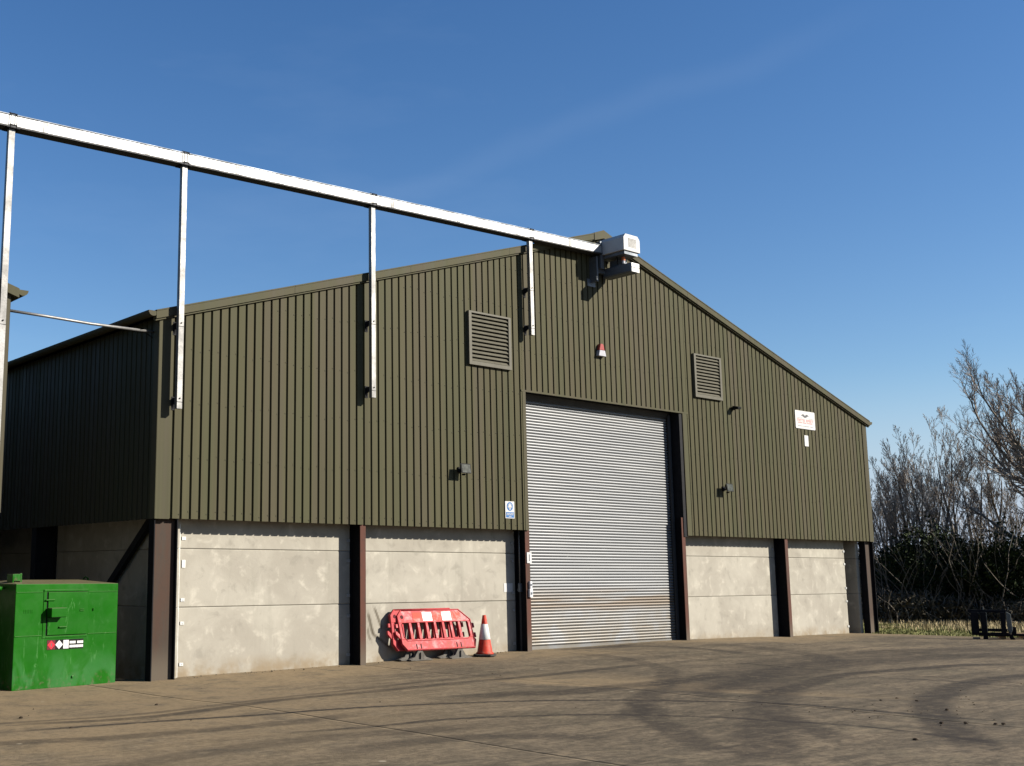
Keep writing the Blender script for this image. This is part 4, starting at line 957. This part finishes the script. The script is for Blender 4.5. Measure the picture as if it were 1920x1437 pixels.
def multistem(seed, H, stems, spread):
    T = Tree(seed); cfg = [(10, .07, .03, 6, 26, .36, .45), (6, .09, .11, 4, 28, .52, .2), (5, .10, .11, 4, 30, .56, .15), (4, .11, .10, 4, 34, .55, .1), (2, .10, .08, 0, 0, 0, 0)]
    for k in range(stems):
        az = 6.283*(k+T.r.random())/stems; tilt = spread*(.35+.65*T.r.random())
        d = Vector((math.cos(az)*tilt, math.sin(az)*tilt, 1)).normalized()
        T.grow(Vector((.35*math.cos(az), .35*math.sin(az), -.25)), d, H*(.78+.22*T.r.random()), .062*(.7+.5*T.r.random()), 0, cfg)
    return T
LB = 'bare multi-stemmed winter tree rising behind the dark ivy hedge'; GB = 'bare trees of the hedge line'
trees = [multistem(3, 5.3, 5, .36).done('bare_tree', LB, 'tree', GB), multistem(9, 5.7, 4, .24).done('bare_tree', LB, 'tree', GB), multistem(21, 5.2, 5, .42).done('bare_tree', LB, 'tree', GB)]
place = [(31.85, 5.9, 0, .2, .84), (31.4, 4.8, 1, 1.2, .82), (31.0, 3.75, 2, 2.4, .93), (33.0, 4.2, 0, 4.0, 1.0), (32.4, 2.95, 1, 5.1, 1.08), (35.0, 3.3, 2, .9, 1.05), (33.6, 5.6, 1, 3.3, .86), (31.7, 4.1, 0, 5.5, .9), (34.4, 2.4, 1, 1.9, 1.0)]
place2 = [(47.0, 13.0, 0, 1.5, 1.0), (49.5, 10.9, 2, .4, 1.05), (52.5, 9.2, 1, 2.2, 1.0), (46.0, 15.0, 1, 4.4, 1.0)]
first = set()
for x, y, k, rz, sc in place:
    if k not in first: first.add(k); t = trees[k]; t.location = (x, y, -.05); t.rotation_euler = (0, 0, rz); t.scale = (sc,)*3
    else: copy_tree(trees[k], (x, y, -.05), rz, sc)
for x, y, k, rz, sc in place2:
    t = copy_tree(trees[k], (x, y, -.3), rz, sc); t['label'] = 'distant bare winter tree in the field beyond the hedge line'; t['group'] = 'distant bare trees'
# the tall tree on the right
T = Tree(5); cfg = [(9, .05, .02, 8, 44, .60, .3), (9, .09, .05, 8, 34, .42, .2), (6, .10, .09, 7, 36, .52, .12), (4, .12, .10, 7, 36, .55, .1), (3, .12, .08, 0, 0, 0, 0)]
T.grow(Vector((0, 0, -.3)), Vector((0, 0, 1)), 5.6, .20, 0, cfg)
for az, tl, L in ((2.5, .85, 4.8), (3.3, 1.0, 4.6), (2.0, .7, 4.8), (2.9, .5, 5.2), (4.2, .8, 4.6), (5.4, .7, 4.4), (.6, .6, 4.4)):
    T.grow(Vector((0, 0, 1.6+T.r.random()*1.4)), Vector((math.cos(az)*tl, math.sin(az)*tl, 1)).normalized(), L, .085, 1, cfg)
bt = T.done('tall_bare_tree', 'tallest bare winter tree with wide spreading limbs above the hedge', 'tree'); bt.location = (33.5, -.55, -.05); bt.rotation_euler = (0, 0, -.35); bt.scale = (1.06,)*3

def leaves(mb, rg, n, cx, cy, cz, rx, ry, rz, s0, s1, shell=.55):
    for _ in range(n):
        d = Vector((rg.gauss(0, 1), rg.gauss(0, 1), rg.gauss(0, 1))).normalized(); rad = shell+(1-shell)*rg.random()**.6
        lump = 1+.22*math.sin(d.x*7+cx)+.18*math.sin(d.z*9+cy*3)+.12*math.sin(d.y*13+cz)
        p = Vector((cx+d.x*rx*rad*lump, cy+d.y*ry*rad*lump, cz+d.z*rz*rad*lump))
        if p.z < 0: continue
        s_ = s0+(s1-s0)*rg.random(); a = Vector((rg.gauss(0, 1), rg.gauss(0, 1), rg.gauss(0, 1))).normalized(); b_ = a.orthogonal().normalized()
        mb.add([p-a*s_, p+b_*s_*.6, p+a*s_, p-b_*s_*.6], [(0, 1, 2, 3)])
def shrub(seed, h, wdt, mat, n, s0, s1, stems=14):
    rg = random.Random(seed); mb = MB(); st = MB()
    for k in range(5):
        leaves(mb, rg, n//5, rg.uniform(-.45, .45)*wdt, rg.uniform(-.4, .4)*wdt, h*rg.uniform(.28, .62), wdt*rg.uniform(.4, .6), wdt*rg.uniform(.4, .6), h*rg.uniform(.3, .42), s0, s1)
    for k in range(stems):
        az = rg.random()*6.283; p = Vector((rg.uniform(-.5, .5)*wdt, rg.uniform(-.5, .5)*wdt, -.15)); d = Vector((math.cos(az)*.5, math.sin(az)*.5, 1)).normalized(); pts = [p]
        for q in range(7):
            d = (d+Vector((rg.gauss(0, .2), rg.gauss(0, .2), rg.gauss(0, .12)))).normalized(); pts.append(pts[-1]+d*h*.19)
        st.tube(pts, [.022-.0024*i for i in range(8)], 4, cap=False)
    return mb, st
def mk_shrub(name, seed, h, wdt, mat, n, s0, s1, label, group, cat='shrub', stems=14):
    mb, st = shrub(seed, h, wdt, mat, n, s0, s1, stems); root = empty(name, label, cat, (0, 0, 0), 0, group); build(mb, 'foliage', M[mat], root); build(st, 'stems', M['bark'], root); return root
LI, GI = 'dark ivy covered evergreen bush in the hedge under the bare trees', 'dark bushes of the hedge'
LR, GR = 'low brown bramble thicket along the foot of the hedge', 'bramble thickets along the hedge'
iv = [mk_shrub('ivy_bush', 31, 3.0, 1.7, 'ivy', 8000, .03, .075, LI, GI, 'shrub', 40), mk_shrub('ivy_bush', 32, 2.5, 1.9, 'ivy', 8000, .03, .075, LI, GI, 'shrub', 40)]
brm = [mk_shrub('bramble_thicket', 41, 1.15, 1.5, 'bramble', 2600, .035, .08, LR, GR, 'brambles', 46), mk_shrub('bramble_thicket', 42, .9, 1.6, 'bramble', 2600, .035, .08, LR, GR, 'brambles', 46)]
ivp = [(30.0, 4.6, 1, .0, .85), (29.7, 3.3, 0, 1., .85), (30.3, 2.3, 0, 2., 1.08), (30.6, 1.4, 1, 3., 1.12), (30.9, .4, 0, 4., .98), (31.0, -.7, 1, 5., 1.05), (31.6, 3.6, 0, 2.5, .95), (32.0, 1.5, 1, .7, 1.15), (32.2, -.2, 0, 5.6, 1.1), (30.8, 6.0, 0, .4, .9), (32.4, 5.6, 1, 3.9, 1.1)]
brp = [(28.2, 4.3, 0, 0, 1.), (28.0, 3.1, 1, 1.3, 1.1), (28.6, 2.3, 0, 2.2, .95), (29.1, 1.5, 1, 3.3, .9), (29.4, .6, 0, .6, .8), (29.6, -.3, 1, 4.4, .85), (29.9, -1.4, 0, 5.2, .9), (28.6, 5.6, 1, 2.9, 1.1)]
for protos, lst in ((iv, ivp), (brm, brp)):
    used = set()
    for x, y, k, rz, sc in lst:
        if k not in used: used.add(k); o = protos[k]; o.location = (x, y, -.05); o.rotation_euler = (0, 0, rz); o.scale = (sc,)*3
        else: copy_tree(protos[k], (x, y, -.05), rz, sc)
# grass blades on the verge
def blades(name, mat, n, fn, h0, h1, wd, label):
    rg = np.random.default_rng(5); V = []; Fc = []
    for _ in range(n):
        x, y = fn(rg); h = h0+(h1-h0)*rg.random(); az = rg.random()*6.283; ln = .35*h*rg.random(); ca, sa = math.cos(az), math.sin(az); z = -.03
        k = len(V); V += [(x-sa*wd, y+ca*wd, z), (x+sa*wd, y-ca*wd, z), (x+ca*ln*.4+sa*wd*.7, y+sa*ln*.4-ca*wd*.7, z+h*.6), (x+ca*ln*.4-sa*wd*.7, y+sa*ln*.4+ca*wd*.7, z+h*.6), (x+ca*ln, y+sa*ln, z+h)]
        Fc += [(k, k+1, k+2, k+3), (k+3, k+2, k+4)]
    me = bpy.data.meshes.new(name); me.from_pydata(V, [], Fc); me.materials.append(M[mat]); o = link(name, me); o['kind'] = 'stuff'; o['label'] = label; o['category'] = 'grass'; return o
def clump(x, y): return .5+.5*math.sin(x*2.3+1.7*math.sin(y*1.9))*math.sin(y*2.9+1.3*math.sin(x*1.4))
def pick(rg, xa, xb, ya, yb, p0):
    while True:
        x, y = rg.uniform(xa, xb), rg.uniform(ya, yb)
        if rg.random() < p0+(1-p0)*clump(x, y): return x, y
def f_green(rg):
    while True:
        y = rg.uniform(-7, 7); xe = float(edge_x(y)) if y < 0 else 21.35; x = xe+.02+abs(rg.normal(0, 3.4))
        if rg.random() < .35+.65*clump(x*1.3, y*1.3): return x, y
blades('short_grass', 'blade', 34000, f_green, .02, .085, .011, 'short green grass of the verge beside the yard')
blades('dry_grass', 'dry', 15000, lambda rg: pick(rg, 26.0, 29.6, -8, 6, .1) if rg.random() < .5 else pick(rg, 23.0, 29.4, -8, 1.2, .05), .05, .20, .010, 'pale dry winter grass in front of the hedge')
